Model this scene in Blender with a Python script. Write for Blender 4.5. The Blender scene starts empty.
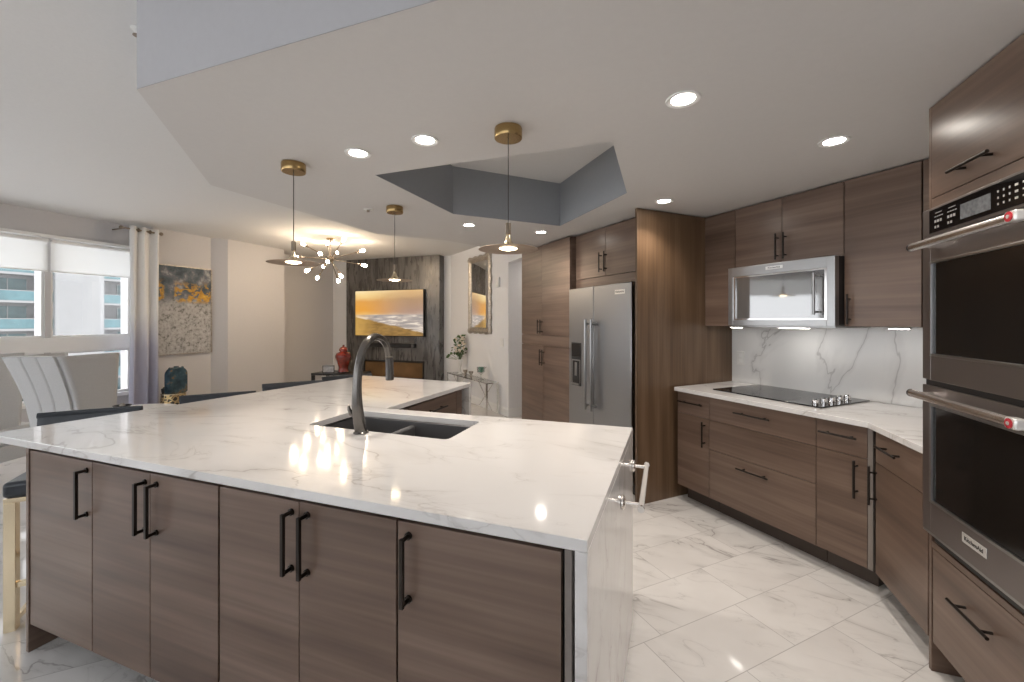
import bpy, bmesh, math, random
from mathutils import Vector, Matrix
random.seed(7)
S = bpy.context.scene
COL = S.collection
PI = math.pi

# ------------------------------------------------------------------ camera
H_CAM = 1.43
cam_d = bpy.data.cameras.new('camera')
cam = bpy.data.objects.new('camera', cam_d)
COL.objects.link(cam)
cam.location = (0, 0, H_CAM)
cam.rotation_euler = (PI/2, 0, math.radians(20.0))
cam_d.sensor_fit = 'HORIZONTAL'
cam_d.sensor_width = 36.0
cam_d.lens = 36.0*422.0/1024.0
cam_d.shift_y = -20.0/1024.0
cam_d.clip_start = 0.02
cam_d.clip_end = 400
S.camera = cam

# ------------------------------------------------------------------ world, exposure
w = bpy.data.worlds.new('daylight')
S.world = w
w.use_nodes = True
bg = w.node_tree.nodes['Background']
bg.inputs['Color'].default_value = (0.95, 0.97, 1.0, 1)
bg.inputs['Strength'].default_value = 1.35
S.view_settings.view_transform = 'Standard'
S.view_settings.look = 'None'
S.view_settings.gamma = 1.0
S.view_settings.use_curve_mapping = False
S.view_settings.exposure = 1.35
DOWNLIGHT_W = 12.0

# ------------------------------------------------------------------ node helpers
def new_mat(name):
    m = bpy.data.materials.new(name)
    m.use_nodes = True
    nt = m.node_tree
    b = nt.nodes['Principled BSDF']
    return m, nt, b

def sset(b, **kw):
    names = dict(rough='Roughness', metal='Metallic', spec='Specular IOR Level', coat='Coat Weight', coatr='Coat Roughness',
                 emit='Emission Strength', trans='Transmission Weight', ior='IOR', alpha='Alpha', sheen='Sheen Weight')
    for k, v in kw.items():
        b.inputs[names[k]].default_value = v

def rgb(c):
    return (c[0], c[1], c[2], 1)

def N(nt, typ, **kw):
    n = nt.nodes.new(typ)
    for k, v in kw.items():
        if k == 'inp':
            for kk, vv in v.items():
                n.inputs[kk].default_value = vv
        else:
            setattr(n, k, v)
    return n

def L(nt, a, b):
    nt.links.new(a, b)

def math_n(nt, op, a, b=None, c=None):
    n = nt.nodes.new('ShaderNodeMath'); n.operation = op
    for i, v in enumerate((a, b, c)):
        if v is None: continue
        if isinstance(v, (int, float)): n.inputs[i].default_value = v
        else: L(nt, v, n.inputs[i])
    return n.outputs[0]

def ramp(nt, fac, stops, interp='LINEAR'):
    r = nt.nodes.new('ShaderNodeValToRGB')
    r.color_ramp.interpolation = interp
    e = r.color_ramp.elements
    while len(e) < len(stops): e.new(0.5)
    for el, (p, c) in zip(e, stops):
        el.position = p; el.color = rgb(c) if len(c) == 3 else c
    L(nt, fac, r.inputs[0])
    return r.outputs[0]

def mixc(nt, fac, a, b, mode='MIX'):
    n = nt.nodes.new('ShaderNodeMix'); n.data_type = 'RGBA'; n.blend_type = mode
    for sock, v in ((n.inputs[0], fac), (n.inputs[6], a), (n.inputs[7], b)):
        if isinstance(v, (int, float)): sock.default_value = v
        elif isinstance(v, tuple): sock.default_value = rgb(v)
        else: L(nt, v, sock)
    return n.outputs[2]

def maprange(nt, v, a, b, c=0.0, d=1.0, smooth=True):
    n = nt.nodes.new('ShaderNodeMapRange')
    n.interpolation_type = 'SMOOTHSTEP' if smooth else 'LINEAR'
    n.inputs[1].default_value = a; n.inputs[2].default_value = b
    n.inputs[3].default_value = c; n.inputs[4].default_value = d
    L(nt, v, n.inputs[0])
    return n.outputs[0]

def obj_coord(nt):
    return nt.nodes.new('ShaderNodeTexCoord').outputs['Object']

def noise(nt, vec, scale, detail=4, rough=0.5, dist=0.0):
    n = nt.nodes.new('ShaderNodeTexNoise')
    n.inputs['Scale'].default_value = scale; n.inputs['Detail'].default_value = detail
    n.inputs['Roughness'].default_value = rough; n.inputs['Distortion'].default_value = dist
    L(nt, vec, n.inputs['Vector'])
    return n.outputs['Fac']

def vscale(nt, vec, s, add=None):
    m = nt.nodes.new('ShaderNodeVectorMath'); m.operation = 'MULTIPLY'
    m.inputs[1].default_value = s
    L(nt, vec, m.inputs[0])
    o = m.outputs[0]
    if add is not None:
        a = nt.nodes.new('ShaderNodeVectorMath'); a.operation = 'ADD'
        L(nt, o, a.inputs[0]); L(nt, add, a.inputs[1]); o = a.outputs[0]
    return o

def plain(name, c, rough=0.5, metal=0.0, var=0.04, vscl=8.0, **kw):
    """a coloured surface with a faint mottling of its own and a little roughness variation"""
    m, nt, b = new_mat(name)
    co = obj_coord(nt)
    n = noise(nt, co, vscl, 3)
    a = tuple(max(0, x*(1-var)) for x in c); d = tuple(min(1, x*(1+var)) for x in c)
    L(nt, ramp(nt, n, [(0.3, a), (0.7, d)]), b.inputs['Base Color'])
    sset(b, rough=rough, metal=metal, **kw)
    return m

def emitter(name, c, strength):
    m, nt, b = new_mat(name)
    b.inputs['Base Color'].default_value = rgb(c)
    b.inputs['Emission Color'].default_value = rgb(c)
    sset(b, emit=strength, rough=0.4)
    return m

def wood(name, dark, mid, light, axis='x', rough=0.38):
    m, nt, b = new_mat(name)
    co = obj_coord(nt)
    oi = nt.nodes.new('ShaderNodeObjectInfo')
    cmb = nt.nodes.new('ShaderNodeCombineXYZ')
    r = math_n(nt, 'MULTIPLY', oi.outputs['Random'], 9.0)
    for i in range(3): L(nt, r, cmb.inputs[i])
    off = cmb.outputs[0]
    def sc(along, mid, across):
        return {'x': (along, along, across), 'z': (across, across, along), 'y': (along, along, across)}[axis]
    n1 = noise(nt, vscale(nt, co, sc(0.7, 3.0, 5.0), off), 1.0, 3, 0.5, 0.6)
    n3 = noise(nt, vscale(nt, co, sc(0.7, 9.0, 15.0), off), 1.0, 3, 0.5, 0.4)
    n2 = noise(nt, vscale(nt, co, sc(1.3, 30.0, 60.0), off), 1.0, 2, 0.5, 0.1)
    t = math_n(nt, 'ADD', math_n(nt, 'MULTIPLY', n1, 0.46), math_n(nt, 'ADD', math_n(nt, 'MULTIPLY', n3, 0.34), math_n(nt, 'MULTIPLY', n2, 0.20)))
    L(nt, ramp(nt, t, [(0.33, dark), (0.5, mid), (0.67, light)]), b.inputs['Base Color'])
    rr = maprange(nt, n2, 0.2, 0.8, rough-0.02, rough+0.03)
    L(nt, rr, b.inputs['Roughness'])
    return m

def vein_mix(nt, co, base, vein, scale, width, strength, seed=0.0, rot=0.6):
    """thin meandering calacatta veins: the zero line of a warped noise, faded by a second noise"""
    mp = nt.nodes.new('ShaderNodeMapping')
    mp.inputs['Rotation'].default_value = (0.35, 0.25, rot)
    mp.inputs['Scale'].default_value = (scale*0.55, scale*1.4, scale)
    mp.inputs['Location'].default_value = (seed, seed*1.7, seed*0.6)
    L(nt, co, mp.inputs['Vector'])
    n = noise(nt, mp.outputs[0], 1.0, 5, 0.52, 0.9)
    d = math_n(nt, 'ABSOLUTE', math_n(nt, 'SUBTRACT', n, 0.5))
    line = maprange(nt, d, 0.0, width, 1.0, 0.0)
    soft = maprange(nt, d, 0.0, width*7, 0.28, 0.0)
    msk = maprange(nt, noise(nt, mp.outputs[0], 1.7, 2), 0.42, 0.62)
    k = math_n(nt, 'MULTIPLY', math_n(nt, 'MULTIPLY', math_n(nt, 'MAXIMUM', line, soft), msk), strength)
    return mixc(nt, k, base, vein)

def quartz(name, base=(0.78, 0.765, 0.755), vein=(0.42, 0.39, 0.37), rough=0.085, scale=1.5, seed=3.1, rot=0.6):
    m, nt, b = new_mat(name)
    co = obj_coord(nt)
    cl = noise(nt, co, 2.5, 4)
    c0 = ramp(nt, cl, [(0.3, tuple(x*0.96 for x in base)), (0.7, base)])
    c1 = vein_mix(nt, co, c0, vein, scale, 0.012, 0.75, seed, rot)
    c2 = vein_mix(nt, co, c1, vein, scale*2.3, 0.008, 0.45, seed+5.5, 1.2)
    L(nt, c2, b.inputs['Base Color'])
    sset(b, rough=rough, spec=0.5)
    return m

def floor_tiles(name):
    m, nt, b = new_mat(name)
    co = obj_coord(nt)
    sp = nt.nodes.new('ShaderNodeSeparateXYZ'); L(nt, co, sp.inputs[0])
    x, y = sp.outputs[0], sp.outputs[1]
    v = math_n(nt, 'MULTIPLY', math_n(nt, 'SUBTRACT', x, y), 0.70711)
    u = math_n(nt, 'MULTIPLY', math_n(nt, 'ADD', x, y), 0.70711)
    vr = math_n(nt, 'DIVIDE', math_n(nt, 'ADD', v, 0.862), 0.296)
    row = math_n(nt, 'FLOOR', vr)
    off = math_n(nt, 'MULTIPLY', math_n(nt, 'FRACT', math_n(nt, 'MULTIPLY', row, 0.37)), 0.592)
    base = {-1: 0.414, -2: 0.141, -3: 0.244, -4: 0.014, -5: 0.007}
    for k, val in base.items():
        c = math_n(nt, 'COMPARE', row, float(k), 0.3)
        exact = val - (k*0.37 - math.floor(k*0.37))*0.592
        off = math_n(nt, 'ADD', off, math_n(nt, 'MULTIPLY', c, exact))
    ur = math_n(nt, 'DIVIDE', math_n(nt, 'SUBTRACT', u, off), 0.592)
    colm = math_n(nt, 'FLOOR', ur)
    fu = math_n(nt, 'MULTIPLY', math_n(nt, 'FRACT', ur), 0.592)
    fv = math_n(nt, 'MULTIPLY', math_n(nt, 'FRACT', vr), 0.296)
    du = math_n(nt, 'MINIMUM', fu, math_n(nt, 'SUBTRACT', 0.592, fu))
    dv = math_n(nt, 'MINIMUM', fv, math_n(nt, 'SUBTRACT', 0.296, fv))
    dd = math_n(nt, 'MINIMUM', du, dv)
    cmb = nt.nodes.new('ShaderNodeCombineXYZ'); L(nt, row, cmb.inputs[0]); L(nt, colm, cmb.inputs[1])
    wn = nt.nodes.new('ShaderNodeTexWhiteNoise'); wn.noise_dimensions = '2D'; L(nt, cmb.outputs[0], wn.inputs['Vector'])
    sc = nt.nodes.new('ShaderNodeVectorMath'); sc.operation = 'MULTIPLY_ADD'
    L(nt, wn.outputs['Color'], sc.inputs[0]); sc.inputs[1].default_value = (40, 40, 40)
    L(nt, co, sc.inputs[2])
    tco = sc.outputs[0]
    cl = noise(nt, tco, 3.0, 4)
    c0 = ramp(nt, cl, [(0.3, (0.72, 0.70, 0.685)), (0.7, (0.80, 0.785, 0.77))])
    c1 = vein_mix(nt, tco, c0, (0.33, 0.31, 0.30), 2.0, 0.013, 0.8, 1.0, 0.2)
    c2 = vein_mix(nt, tco, c1, (0.40, 0.38, 0.37), 4.0, 0.009, 0.4, 8.0, 1.1)
    g = maprange(nt, dd, 0.0010, 0.0022, 1.0, 0.0)
    c3 = mixc(nt, g, c2, (0.40, 0.385, 0.375))
    L(nt, c3, b.inputs['Base Color'])
    L(nt, math_n(nt, 'ADD', 0.065, math_n(nt, 'MULTIPLY', g, 0.5)), b.inputs['Roughness'])
    return m

def brushed(name, c, rough=0.3, axis='x', metal=1.0):
    m, nt, b = new_mat(name)
    co = obj_coord(nt)
    s = {'x': (2, 60, 240), 'z': (240, 60, 2), 'y': (60, 2, 240)}[axis]
    n = noise(nt, vscale(nt, co, s), 1.0, 3)
    L(nt, ramp(nt, n, [(0.3, tuple(x*0.985 for x in c)), (0.7, tuple(min(1, x*1.015) for x in c))]), b.inputs['Base Color'])
    L(nt, maprange(nt, n, 0.25, 0.75, rough*0.97, rough*1.03), b.inputs['Roughness'])
    sset(b, metal=metal)
    return m

def pane_glass(name, tint=(1, 1, 1), refl=0.10):
    m = bpy.data.materials.new(name); m.use_nodes = True
    nt = m.node_tree; nt.nodes.clear()
    out = nt.nodes.new('ShaderNodeOutputMaterial')
    tr = N(nt, 'ShaderNodeBsdfTransparent'); tr.inputs[0].default_value = rgb(tint)
    gl = N(nt, 'ShaderNodeBsdfGlossy'); gl.inputs['Roughness'].default_value = 0.02
    lw = N(nt, 'ShaderNodeLayerWeight'); lw.inputs[0].default_value = 0.35
    f = math_n(nt, 'MULTIPLY', lw.outputs['Facing'], refl*4)
    f2 = math_n(nt, 'ADD', f, refl*0.4)
    mx = nt.nodes.new('ShaderNodeMixShader')
    L(nt, f2, mx.inputs[0]); L(nt, tr.outputs[0], mx.inputs[1]); L(nt, gl.outputs[0], mx.inputs[2])
    L(nt, mx.outputs[0], out.inputs[0])
    return m

def splash_mat(name):
    m, nt, b = new_mat(name)
    co = obj_coord(nt)
    mp = nt.nodes.new('ShaderNodeMapping'); mp.inputs['Rotation'].default_value = (0, math.radians(68), 0); mp.inputs['Location'].default_value = (.35, 0, .2)
    L(nt, co, mp.inputs['Vector'])
    cl = noise(nt, co, 2.0, 4)
    c0 = ramp(nt, cl, [(0.3, (0.80, 0.80, 0.795)), (0.7, (0.84, 0.84, 0.835))])
    n = noise(nt, vscale(nt, mp.outputs[0], (1.1, 1.0, 2.6)), 1.0, 5, 0.5, 0.5)
    d = math_n(nt, 'ABSOLUTE', math_n(nt, 'SUBTRACT', n, 0.52))
    k = math_n(nt, 'MAXIMUM', maprange(nt, d, 0, .012, .75, 0), maprange(nt, d, 0, .06, .22, 0))
    c1 = mixc(nt, k, c0, (0.44, 0.43, 0.43))
    L(nt, c1, b.inputs['Base Color']); sset(b, rough=.15)
    return m
M = {}
M['wood'] = wood('walnut_laminate', (0.086, 0.054, 0.039), (0.156, 0.103, 0.076), (0.238, 0.168, 0.130), 'x', 0.31)
M['wood_v'] = wood('walnut_upright_spotlit', (0.080, 0.045, 0.024), (0.140, 0.085, 0.048), (0.215, 0.138, 0.085), 'z')  # upright grain; the spotlight's warm cast is put into the browns
M['wood_dark'] = plain('toe_kick_laminate', (0.085, 0.062, 0.050), 0.5)
M['gap'] = plain('cabinet_carcass', (0.030, 0.024, 0.020), 0.6)
M['filler'] = plain('grey_filler_strip', (0.22, 0.19, 0.17), 0.4)
M['quartz'] = quartz('white_quartz')
M['splash'] = splash_mat('veined_splashback')
M['floor'] = floor_tiles('marble_floor_tiles')
M['ceil'] = plain('white_ceiling_paint', (0.74, 0.735, 0.725), 0.85, var=0.012, vscl=60)
M['soffit'] = plain('dropped_ceiling_paint', (0.66, 0.645, 0.63), 0.8, var=0.01, vscl=40)
M['wall'] = plain('warm_grey_wall_paint', (0.64, 0.625, 0.63), 0.85, var=0.012, vscl=40)
M['wall_white'] = plain('white_wall_paint', (0.82, 0.82, 0.83), 0.8, var=0.012, vscl=40)
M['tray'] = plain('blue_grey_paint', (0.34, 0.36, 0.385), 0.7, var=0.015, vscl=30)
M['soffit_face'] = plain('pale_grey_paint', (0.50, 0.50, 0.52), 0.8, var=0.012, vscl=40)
M['trim'] = plain('white_gloss_paint', (0.88, 0.88, 0.87), 0.35, var=0.01)
M['handle'] = plain('dark_bronze', (0.045, 0.038, 0.034), 0.32, 0.85)
M['steel'] = brushed('brushed_steel', (0.40, 0.40, 0.40), 0.30, 'x')
M['fridge'] = brushed('stainless_fridge', (0.34, 0.345, 0.355), 0.34, 'x')
M['black_steel'] = brushed('black_stainless', (0.27, 0.245, 0.24), 0.40, 'x')
M['chrome'] = plain('chrome', (0.80, 0.79, 0.78), 0.10, 1.0, var=0.01)
M['satin'] = plain('satin_nickel', (0.86, 0.83, 0.80), 0.25, 1.0, var=0.02)
M['black_glass'] = plain('black_glass', (0.006, 0.006, 0.007), 0.04, 0, spec=0.6)
M['oven_glass'] = plain('smoked_oven_glass', (0.008, 0.008, 0.008), 0.10, 0, spec=0.45)
M['black'] = plain('black_plastic', (0.012, 0.012, 0.013), 0.4)
M['dark_metal'] = plain('gunmetal', (0.17, 0.16, 0.15), 0.24, 0.9)
M['sink'] = plain('grey_composite', (0.10, 0.10, 0.103), 0.38, 0.0)
M['brass'] = plain('antique_brass', (0.42, 0.29, 0.13), 0.25, 1.0)
M['gold'] = plain('pale_gold_metal', (0.82, 0.70, 0.50), 0.25, 1.0)
M['nickel'] = plain('bronze_nickel', (0.30, 0.25, 0.20), 0.28, 1.0)
M['wire'] = plain('dark_cord', (0.05, 0.045, 0.04), 0.5)
M['lens'] = emitter('downlight_lens', (1.0, 0.93, 0.84), 22.0)
M['strip'] = emitter('strip_lamp', (1.0, 0.95, 0.88), 9.0)
M['bulb'] = emitter('warm_bulb', (1.0, 0.79, 0.56), 36.0)
M['pend_bulb'] = emitter('pendant_lamp', (1.0, 0.80, 0.52), 10.0)
M['leather'] = plain('black_leather', (0.035, 0.042, 0.052), 0.36, 0, var=0.12, vscl=30)
M['linen'] = plain('pale_grey_linen', (0.60, 0.60, 0.60), 0.9, var=0.05, vscl=150)
M['linen_dark'] = plain('mid_grey_linen', (0.36, 0.355, 0.35), 0.9, var=0.06, vscl=150)
M['mirror'] = plain('mirror_silver', (0.85, 0.86, 0.87), 0.02, 1.0, var=0.0)
M['silver_leaf'] = plain('aged_silver_leaf', (0.45, 0.41, 0.36), 0.38, 0.7, var=0.35, vscl=45)
M['glass'] = pane_glass('window_glass')
M['clear'] = pane_glass('clear_acrylic', (0.93, 0.93, 0.93), 0.16)
M['acrylic'] = plain('frosted_acrylic', (0.80, 0.78, 0.75), 0.10, 0, var=0.01, alpha=0.62)
M['badge'] = plain('silver_badge', (0.80, 0.79, 0.77), 0.3, 0.6)
M['red'] = plain('red_enamel', (0.48, 0.035, 0.05), 0.2)
M['white_plastic'] = plain('white_plastic', (0.82, 0.82, 0.80), 0.3)
M['red_lacquer'] = plain('red_lacquer', (0.20, 0.018, 0.008), 0.12, 0, var=0.5, vscl=14, coat=0.6)
M['leaf'] = plain('green_leaf', (0.07, 0.13, 0.035), 0.5, var=0.3, vscl=60)
M['petal'] = plain('cream_petal', (0.80, 0.72, 0.60), 0.6, var=0.08, vscl=60)
M['green_glass'] = plain('green_glass', (0.05, 0.26, 0.16), 0.08, 0, spec=0.6)
M['concrete'] = plain('pale_render', (0.235, 0.235, 0.235), 0.85, var=0.03, vscl=0.6)
M['teal_glass'] = plain('teal_balcony_glass', (0.075, 0.145, 0.16), 0.12, 0, var=0.15, vscl=1.2)
M['far_glass'] = plain('tinted_window_glass', (0.07, 0.115, 0.12), 0.08, 0, var=0.25, vscl=0.9)
M['mullion'] = plain('pale_aluminium', (0.22, 0.225, 0.225), 0.4, 0.3)
M['fire_glass'] = plain('bronze_fireplace_glass', (0.20, 0.115, 0.05), 0.10, 0.3, var=0.3, vscl=3)

# ------------------------------------------------------------------ mesh builder
class MB:
    def __init__(s):
        s.v = []; s.f = []
    def add(s, verts, faces):
        o = len(s.v)
        s.v += [tuple(p) for p in verts]
        s.f += [tuple(i+o for i in f) for f in faces]
        return s
    def box(s, x0, x1, y0, y1, z0, z1):
        return s.add([(x0,y0,z0),(x1,y0,z0),(x1,y1,z0),(x0,y1,z0),(x0,y0,z1),(x1,y0,z1),(x1,y1,z1),(x0,y1,z1)],
                     [(0,3,2,1),(4,5,6,7),(0,1,5,4),(1,2,6,5),(2,3,7,6),(3,0,4,7)])
    def prism(s, poly, z0, z1):
        n = len(poly)
        a = sum(poly[i][0]*poly[(i+1)%n][1]-poly[(i+1)%n][0]*poly[i][1] for i in range(n))
        if a < 0: poly = poly[::-1]
        v = [(x,y,z0) for x,y in poly]+[(x,y,z1) for x,y in poly]
        f = [tuple(range(n-1,-1,-1)), tuple(range(n,2*n))]
        f += [(i,(i+1)%n,(i+1)%n+n,i+n) for i in range(n)]
        return s.add(v, f)
    def lathe(s, prof, c=(0,0,0), n=24, mat=None):
        v = []; f = []
        for r, z in prof:
            for k in range(n):
                a = 2*PI*k/n
                v.append((r*math.cos(a), r*math.sin(a), z))
        m = len(prof)
        for i in range(m-1):
            for k in range(n):
                f.append((i*n+k, i*n+(k+1)%n, (i+1)*n+(k+1)%n, (i+1)*n+k))
        if prof[0][0] > 1e-6: f.append(tuple(range(n-1,-1,-1)))
        if prof[-1][0] > 1e-6: f.append(tuple(range((m-1)*n, m*n)))
        if mat is not None: v = [tuple(mat @ Vector(p)) for p in v]
        v = [(p[0]+c[0], p[1]+c[1], p[2]+c[2]) for p in v]
        return s.add(v, f)
    def cyl(s, p0, p1, r, n=16, r1=None):
        return s.tube([p0, p1], [r, r if r1 is None else r1], n)
    def tube(s, pts, r, n=10):
        pts = [Vector(p) for p in pts]
        rs = r if isinstance(r, (list, tuple)) else [r]*len(pts)
        v = []; f = []
        up = None
        for i, p in enumerate(pts):
            if i == 0: t = pts[1]-p
            elif i == len(pts)-1: t = p-pts[i-1]
            else: t = (pts[i+1]-p).normalized()+(p-pts[i-1]).normalized()
            t.normalize()
            if up is None:
                up = Vector((0,0,1)) if abs(t.z) < 0.9 else Vector((1,0,0))
            a = t.cross(up)
            if a.length < 1e-5: a = t.orthogonal()
            a.normalize(); b = t.cross(a).normalized()
            up = -b if False else up - t*up.dot(t)
            if up.length < 1e-4: up = b
            for k in range(n):
                an = 2*PI*k/n
                v.append(p+a*(rs[i]*math.cos(an))+b*(rs[i]*math.sin(an)))
        for i in range(len(pts)-1):
            for k in range(n):
                f.append((i*n+k, i*n+(k+1)%n, (i+1)*n+(k+1)%n, (i+1)*n+k))
        f.append(tuple(range(n))); m = (len(pts)-1)*n
        f.append(tuple(range(m+n-1, m-1, -1)))
        return s.add(v, f)
    def grid(s, fn, nu, nv):
        v = [fn(i/nu, j/nv) for j in range(nv+1) for i in range(nu+1)]
        f = [(j*(nu+1)+i, j*(nu+1)+i+1, (j+1)*(nu+1)+i+1, (j+1)*(nu+1)+i) for j in range(nv) for i in range(nu)]
        return s.add(v, f)
    def sphere(s, c, r, n=16, m=10, sc=(1,1,1)):
        prof = [(max(1e-7, math.sin(PI*i/m)), -math.cos(PI*i/m)) for i in range(m+1)]
        mt = Matrix.Diagonal((r*sc[0], r*sc[1], r*sc[2]))
        return s.lathe(prof, c, n, mt)
    def xf(s, mt):
        s.v = [tuple(mt @ Vector(p)) for p in s.v]; return s
    def build(s, name, mat, parent=None, loc=None, rz=None, bevel=0, smooth=35, solid=0, subsurf=0, seg=2):
        me = bpy.data.meshes.new(name)
        me.from_pydata(s.v, [], s.f)
        bm = bmesh.new(); bm.from_mesh(me)
        bmesh.ops.remove_doubles(bm, verts=bm.verts, dist=1e-6)
        bmesh.ops.recalc_face_normals(bm, faces=bm.faces)
        bm.to_mesh(me); bm.free()
        me.materials.append(M[mat] if isinstance(mat, str) else mat)
        if smooth:
            for p in me.polygons: p.use_smooth = True
            me.set_sharp_from_angle(angle=math.radians(smooth))
        o = bpy.data.objects.new(name, me)
        COL.objects.link(o)
        if parent is not None: o.parent = parent
        if loc is not None: o.location = loc
        if rz is not None: o.rotation_euler = (0,0,rz)
        if solid:
            md = o.modifiers.new('thickness', 'SOLIDIFY'); md.thickness = solid; md.offset = 0
        if bevel:
            md = o.modifiers.new('edge', 'BEVEL'); md.width = bevel; md.segments = seg
            md.limit_method = 'ANGLE'; md.angle_limit = math.radians(40)
        if subsurf:
            md = o.modifiers.new('soft', 'SUBSURF'); md.levels = subsurf; md.render_levels = subsurf
        return o

def box(name, mat, parent, x0, x1, y0, y1, z0, z1, bevel=0.0015, **kw):
    return MB().box(x0,x1,y0,y1,z0,z1).build(name, mat, parent, bevel=bevel, **kw)

def thing(name, label, cat, loc=(0,0,0), rz=0.0, group=None):
    o = bpy.data.objects.new(name, None); COL.objects.link(o)
    o.empty_display_size = 0.1
    o.location = loc; o.rotation_euler = (0,0,rz)
    o['label'] = label; o['category'] = cat
    if group: o['group'] = group
    return o

def tag(o, label, cat, group=None):
    o['label'] = label; o['category'] = cat
    if group: o['group'] = group
    return o

def struct(o):
    o['kind'] = 'structure'
    return o

def copy_tree(o, parent=None, loc=None, rz=None, label=None):
    c = o.copy(); COL.objects.link(c)
    if parent is not None: c.parent = parent
    if loc is not None: c.location = loc
    if rz is not None: c.rotation_euler = (0,0,rz)
    if label: c['label'] = label
    for ch in list(o.children): copy_tree(ch, c)
    return c

R2 = math.sqrt(0.5)
def K(v, u, z=0.0):
    """the cooking wall's own axes: v along it, u towards it"""
    return ((u+v)*R2, (u-v)*R2, z)
KZ = -PI/4

# ------------------------------------------------------------------ the setting
ZC, ZS = 2.705, 2.311         # main ceiling, dropped kitchen ceiling
FL = MB(); FL.box(-7.6, 3.6, -3.2, 8.2, -0.12, 0.0)
struct(FL.build('floor', 'floor', smooth=0))
CE = MB(); CE.box(-7.6, 3.6, -3.2, 8.2, ZC, ZC+0.12)
struct(CE.build('ceiling', 'ceil', smooth=0))

def wall_boxes(mb, axis, c0, c1, a0, a1, z0, z1, holes):
    """a wall slab between c0 and c1 on AXIS, running a0..a1, with rectangular openings (a,b,z,z)"""
    xs = sorted({a0, a1, *[h[0] for h in holes], *[h[1] for h in holes]})
    zs = sorted({z0, z1, *[h[2] for h in holes], *[h[3] for h in holes]})
    for i in range(len(xs)-1):
        for j in range(len(zs)-1):
            cx, cz = (xs[i]+xs[i+1])/2, (zs[j]+zs[j+1])/2
            if any(h[0] < cx < h[1] and h[2] < cz < h[3] for h in holes): continue
            if axis == 'x': mb.box(c0, c1, xs[i], xs[i+1], zs[j], zs[j+1])
            else: mb.box(xs[i], xs[i+1], c0, c1, zs[j], zs[j+1])
    return mb

# window wall: two tall lights above two low lights
WX = -6.74
win_y = [(-2.30, -0.97), (-0.92, 0.89), (0.94, 2.735), (2.785, 3.57)]
holes = [(a, b, 1.235, 2.392) for a, b in win_y] + [(a, b, 0.50, 1.065) for a, b in win_y]
struct(wall_boxes(MB(), 'x', WX-0.22, WX, -3.0, 3.72, 0.0, ZC, holes).build('wall_left', 'wall', smooth=0))
k = 0
for a, b in win_y:
    k += 1
    f = MB(); g = MB()
    for z0, z1 in ((1.235, 2.392), (0.50, 1.065)):
        x0, x1 = WX-0.08, WX-0.015
        t = 0.024
        f.box(x0, x1, a, a+t, z0, z1); f.box(x0, x1, b-t, b, z0, z1)
        f.box(x0, x1, a+t, b-t, z0, z0+t); f.box(x0, x1, a+t, b-t, z1-t, z1)
        g.box(WX-0.05, WX-0.044, a+t, b-t, z0+t, z1-t)
    fo = struct(f.build(f'window_{k}', 'trim', smooth=0, bevel=0.003))
    g.build('pane', 'glass', fo, smooth=0)
# casing around the lights, and the painted band between them
c = MB()
c.box(WX, WX+0.050, -2.40, 3.62, 2.392, 2.43); c.box(WX, WX+0.030, -2.40, 3.62, 1.065, 1.235)
c.box(WX, WX+0.06, -2.40, 3.62, 0.455, 0.50)
struct(c.build('trim_1', 'trim', smooth=0, bevel=0.004))

# stepped walls between the window and the television
struct(MB().box(-6.80, -6.55, 3.72, 4.499, 0, ZC).build('wall_art', 'wall', smooth=0))
struct(MB().prism([(-6.55, 4.50), (-6.39, 4.65), (-6.41, 5.70), (-7.0, 5.70), (-7.0, 4.50)], 0, ZC).build('wall_pier', 'wall', smooth=0))
struct(MB().box(-7.2, -6.82, 5.70, 7.40, 0, ZC).build('wall_side', 'wall', smooth=0))
struct(MB().box(-7.2, -3.93, 7.32, 7.55, 0, ZC).build('wall_back', 'wall_white', smooth=0))
# angled white wall with the mirror, a header over the passage, the passage itself
PA, PB = Vector((-3.93, 7.32)), Vector((-2.20, 5.89))
dw = (PB-PA).normalized(); nw = Vector((-dw.y, dw.x))          # nw points away from the room
struct(MB().prism([tuple(PA), tuple(PB), tuple(PB+nw*0.16), tuple(PA+nw*0.35)], 0, ZC).build('wall_angled', 'wall_white', smooth=0))
q = [K(-5.72, 2.61), K(-5.72, 3.95), K(-5.84, 3.95), K(-5.84, 2.66)]
struct(MB().prism([p[:2] for p in q], 0, ZC).build('wall_passage', 'wall_white', smooth=0))
q = [K(-5.84, 3.93), K(-4.80, 3.93), K(-4.80, 4.05), K(-5.84, 4.05)]
struct(MB().prism([p[:2] for p in q], 0, ZC).build('wall_passage_end', plain('cream_paint', (0.66, 0.58, 0.50), 0.8, var=0.01), smooth=0))
q = [K(-5.72, 2.60), K(-4.78, 2.52), K(-4.78, 2.64), K(-5.72, 2.72)]
struct(MB().prism([p[:2] for p in q], 2.30, ZC).build('wall_header', 'wall_white', smooth=0))
# cooking wall, right wall, wall behind
q = [K(-4.85, 3.34), K(-0.98, 3.34), K(-0.98, 3.5), K(-4.85, 3.5)]
struct(MB().prism([p[:2] for p in q], 0, ZC).build('wall_cooking', 'wall', smooth=0))
q = [K(-4.92, 3.34), K(-4.80, 3.34), K(-4.80, 3.95), K(-4.92, 3.95)]
struct(MB().prism([p[:2] for p in q], 0, ZC).build('wall_passage_side', 'wall_white', smooth=0))
struct(MB().box(1.66, 1.85, -3.0, 3.06, 0, ZC).build('wall_right', 'wall', smooth=0))
bh = [(-5.6, -3.4, 0.7, 2.30), (-3.0, -0.9, 0.7, 2.30), (-0.5, 1.2, 0.9, 2.20)]  # unseen window openings, added and sized to bring fill daylight from behind
struct(wall_boxes(MB(), 'y', -2.9, -2.7, -7.0, 1.85, 0, ZC, bh).build('wall_rear', 'wall', smooth=0))
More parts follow.
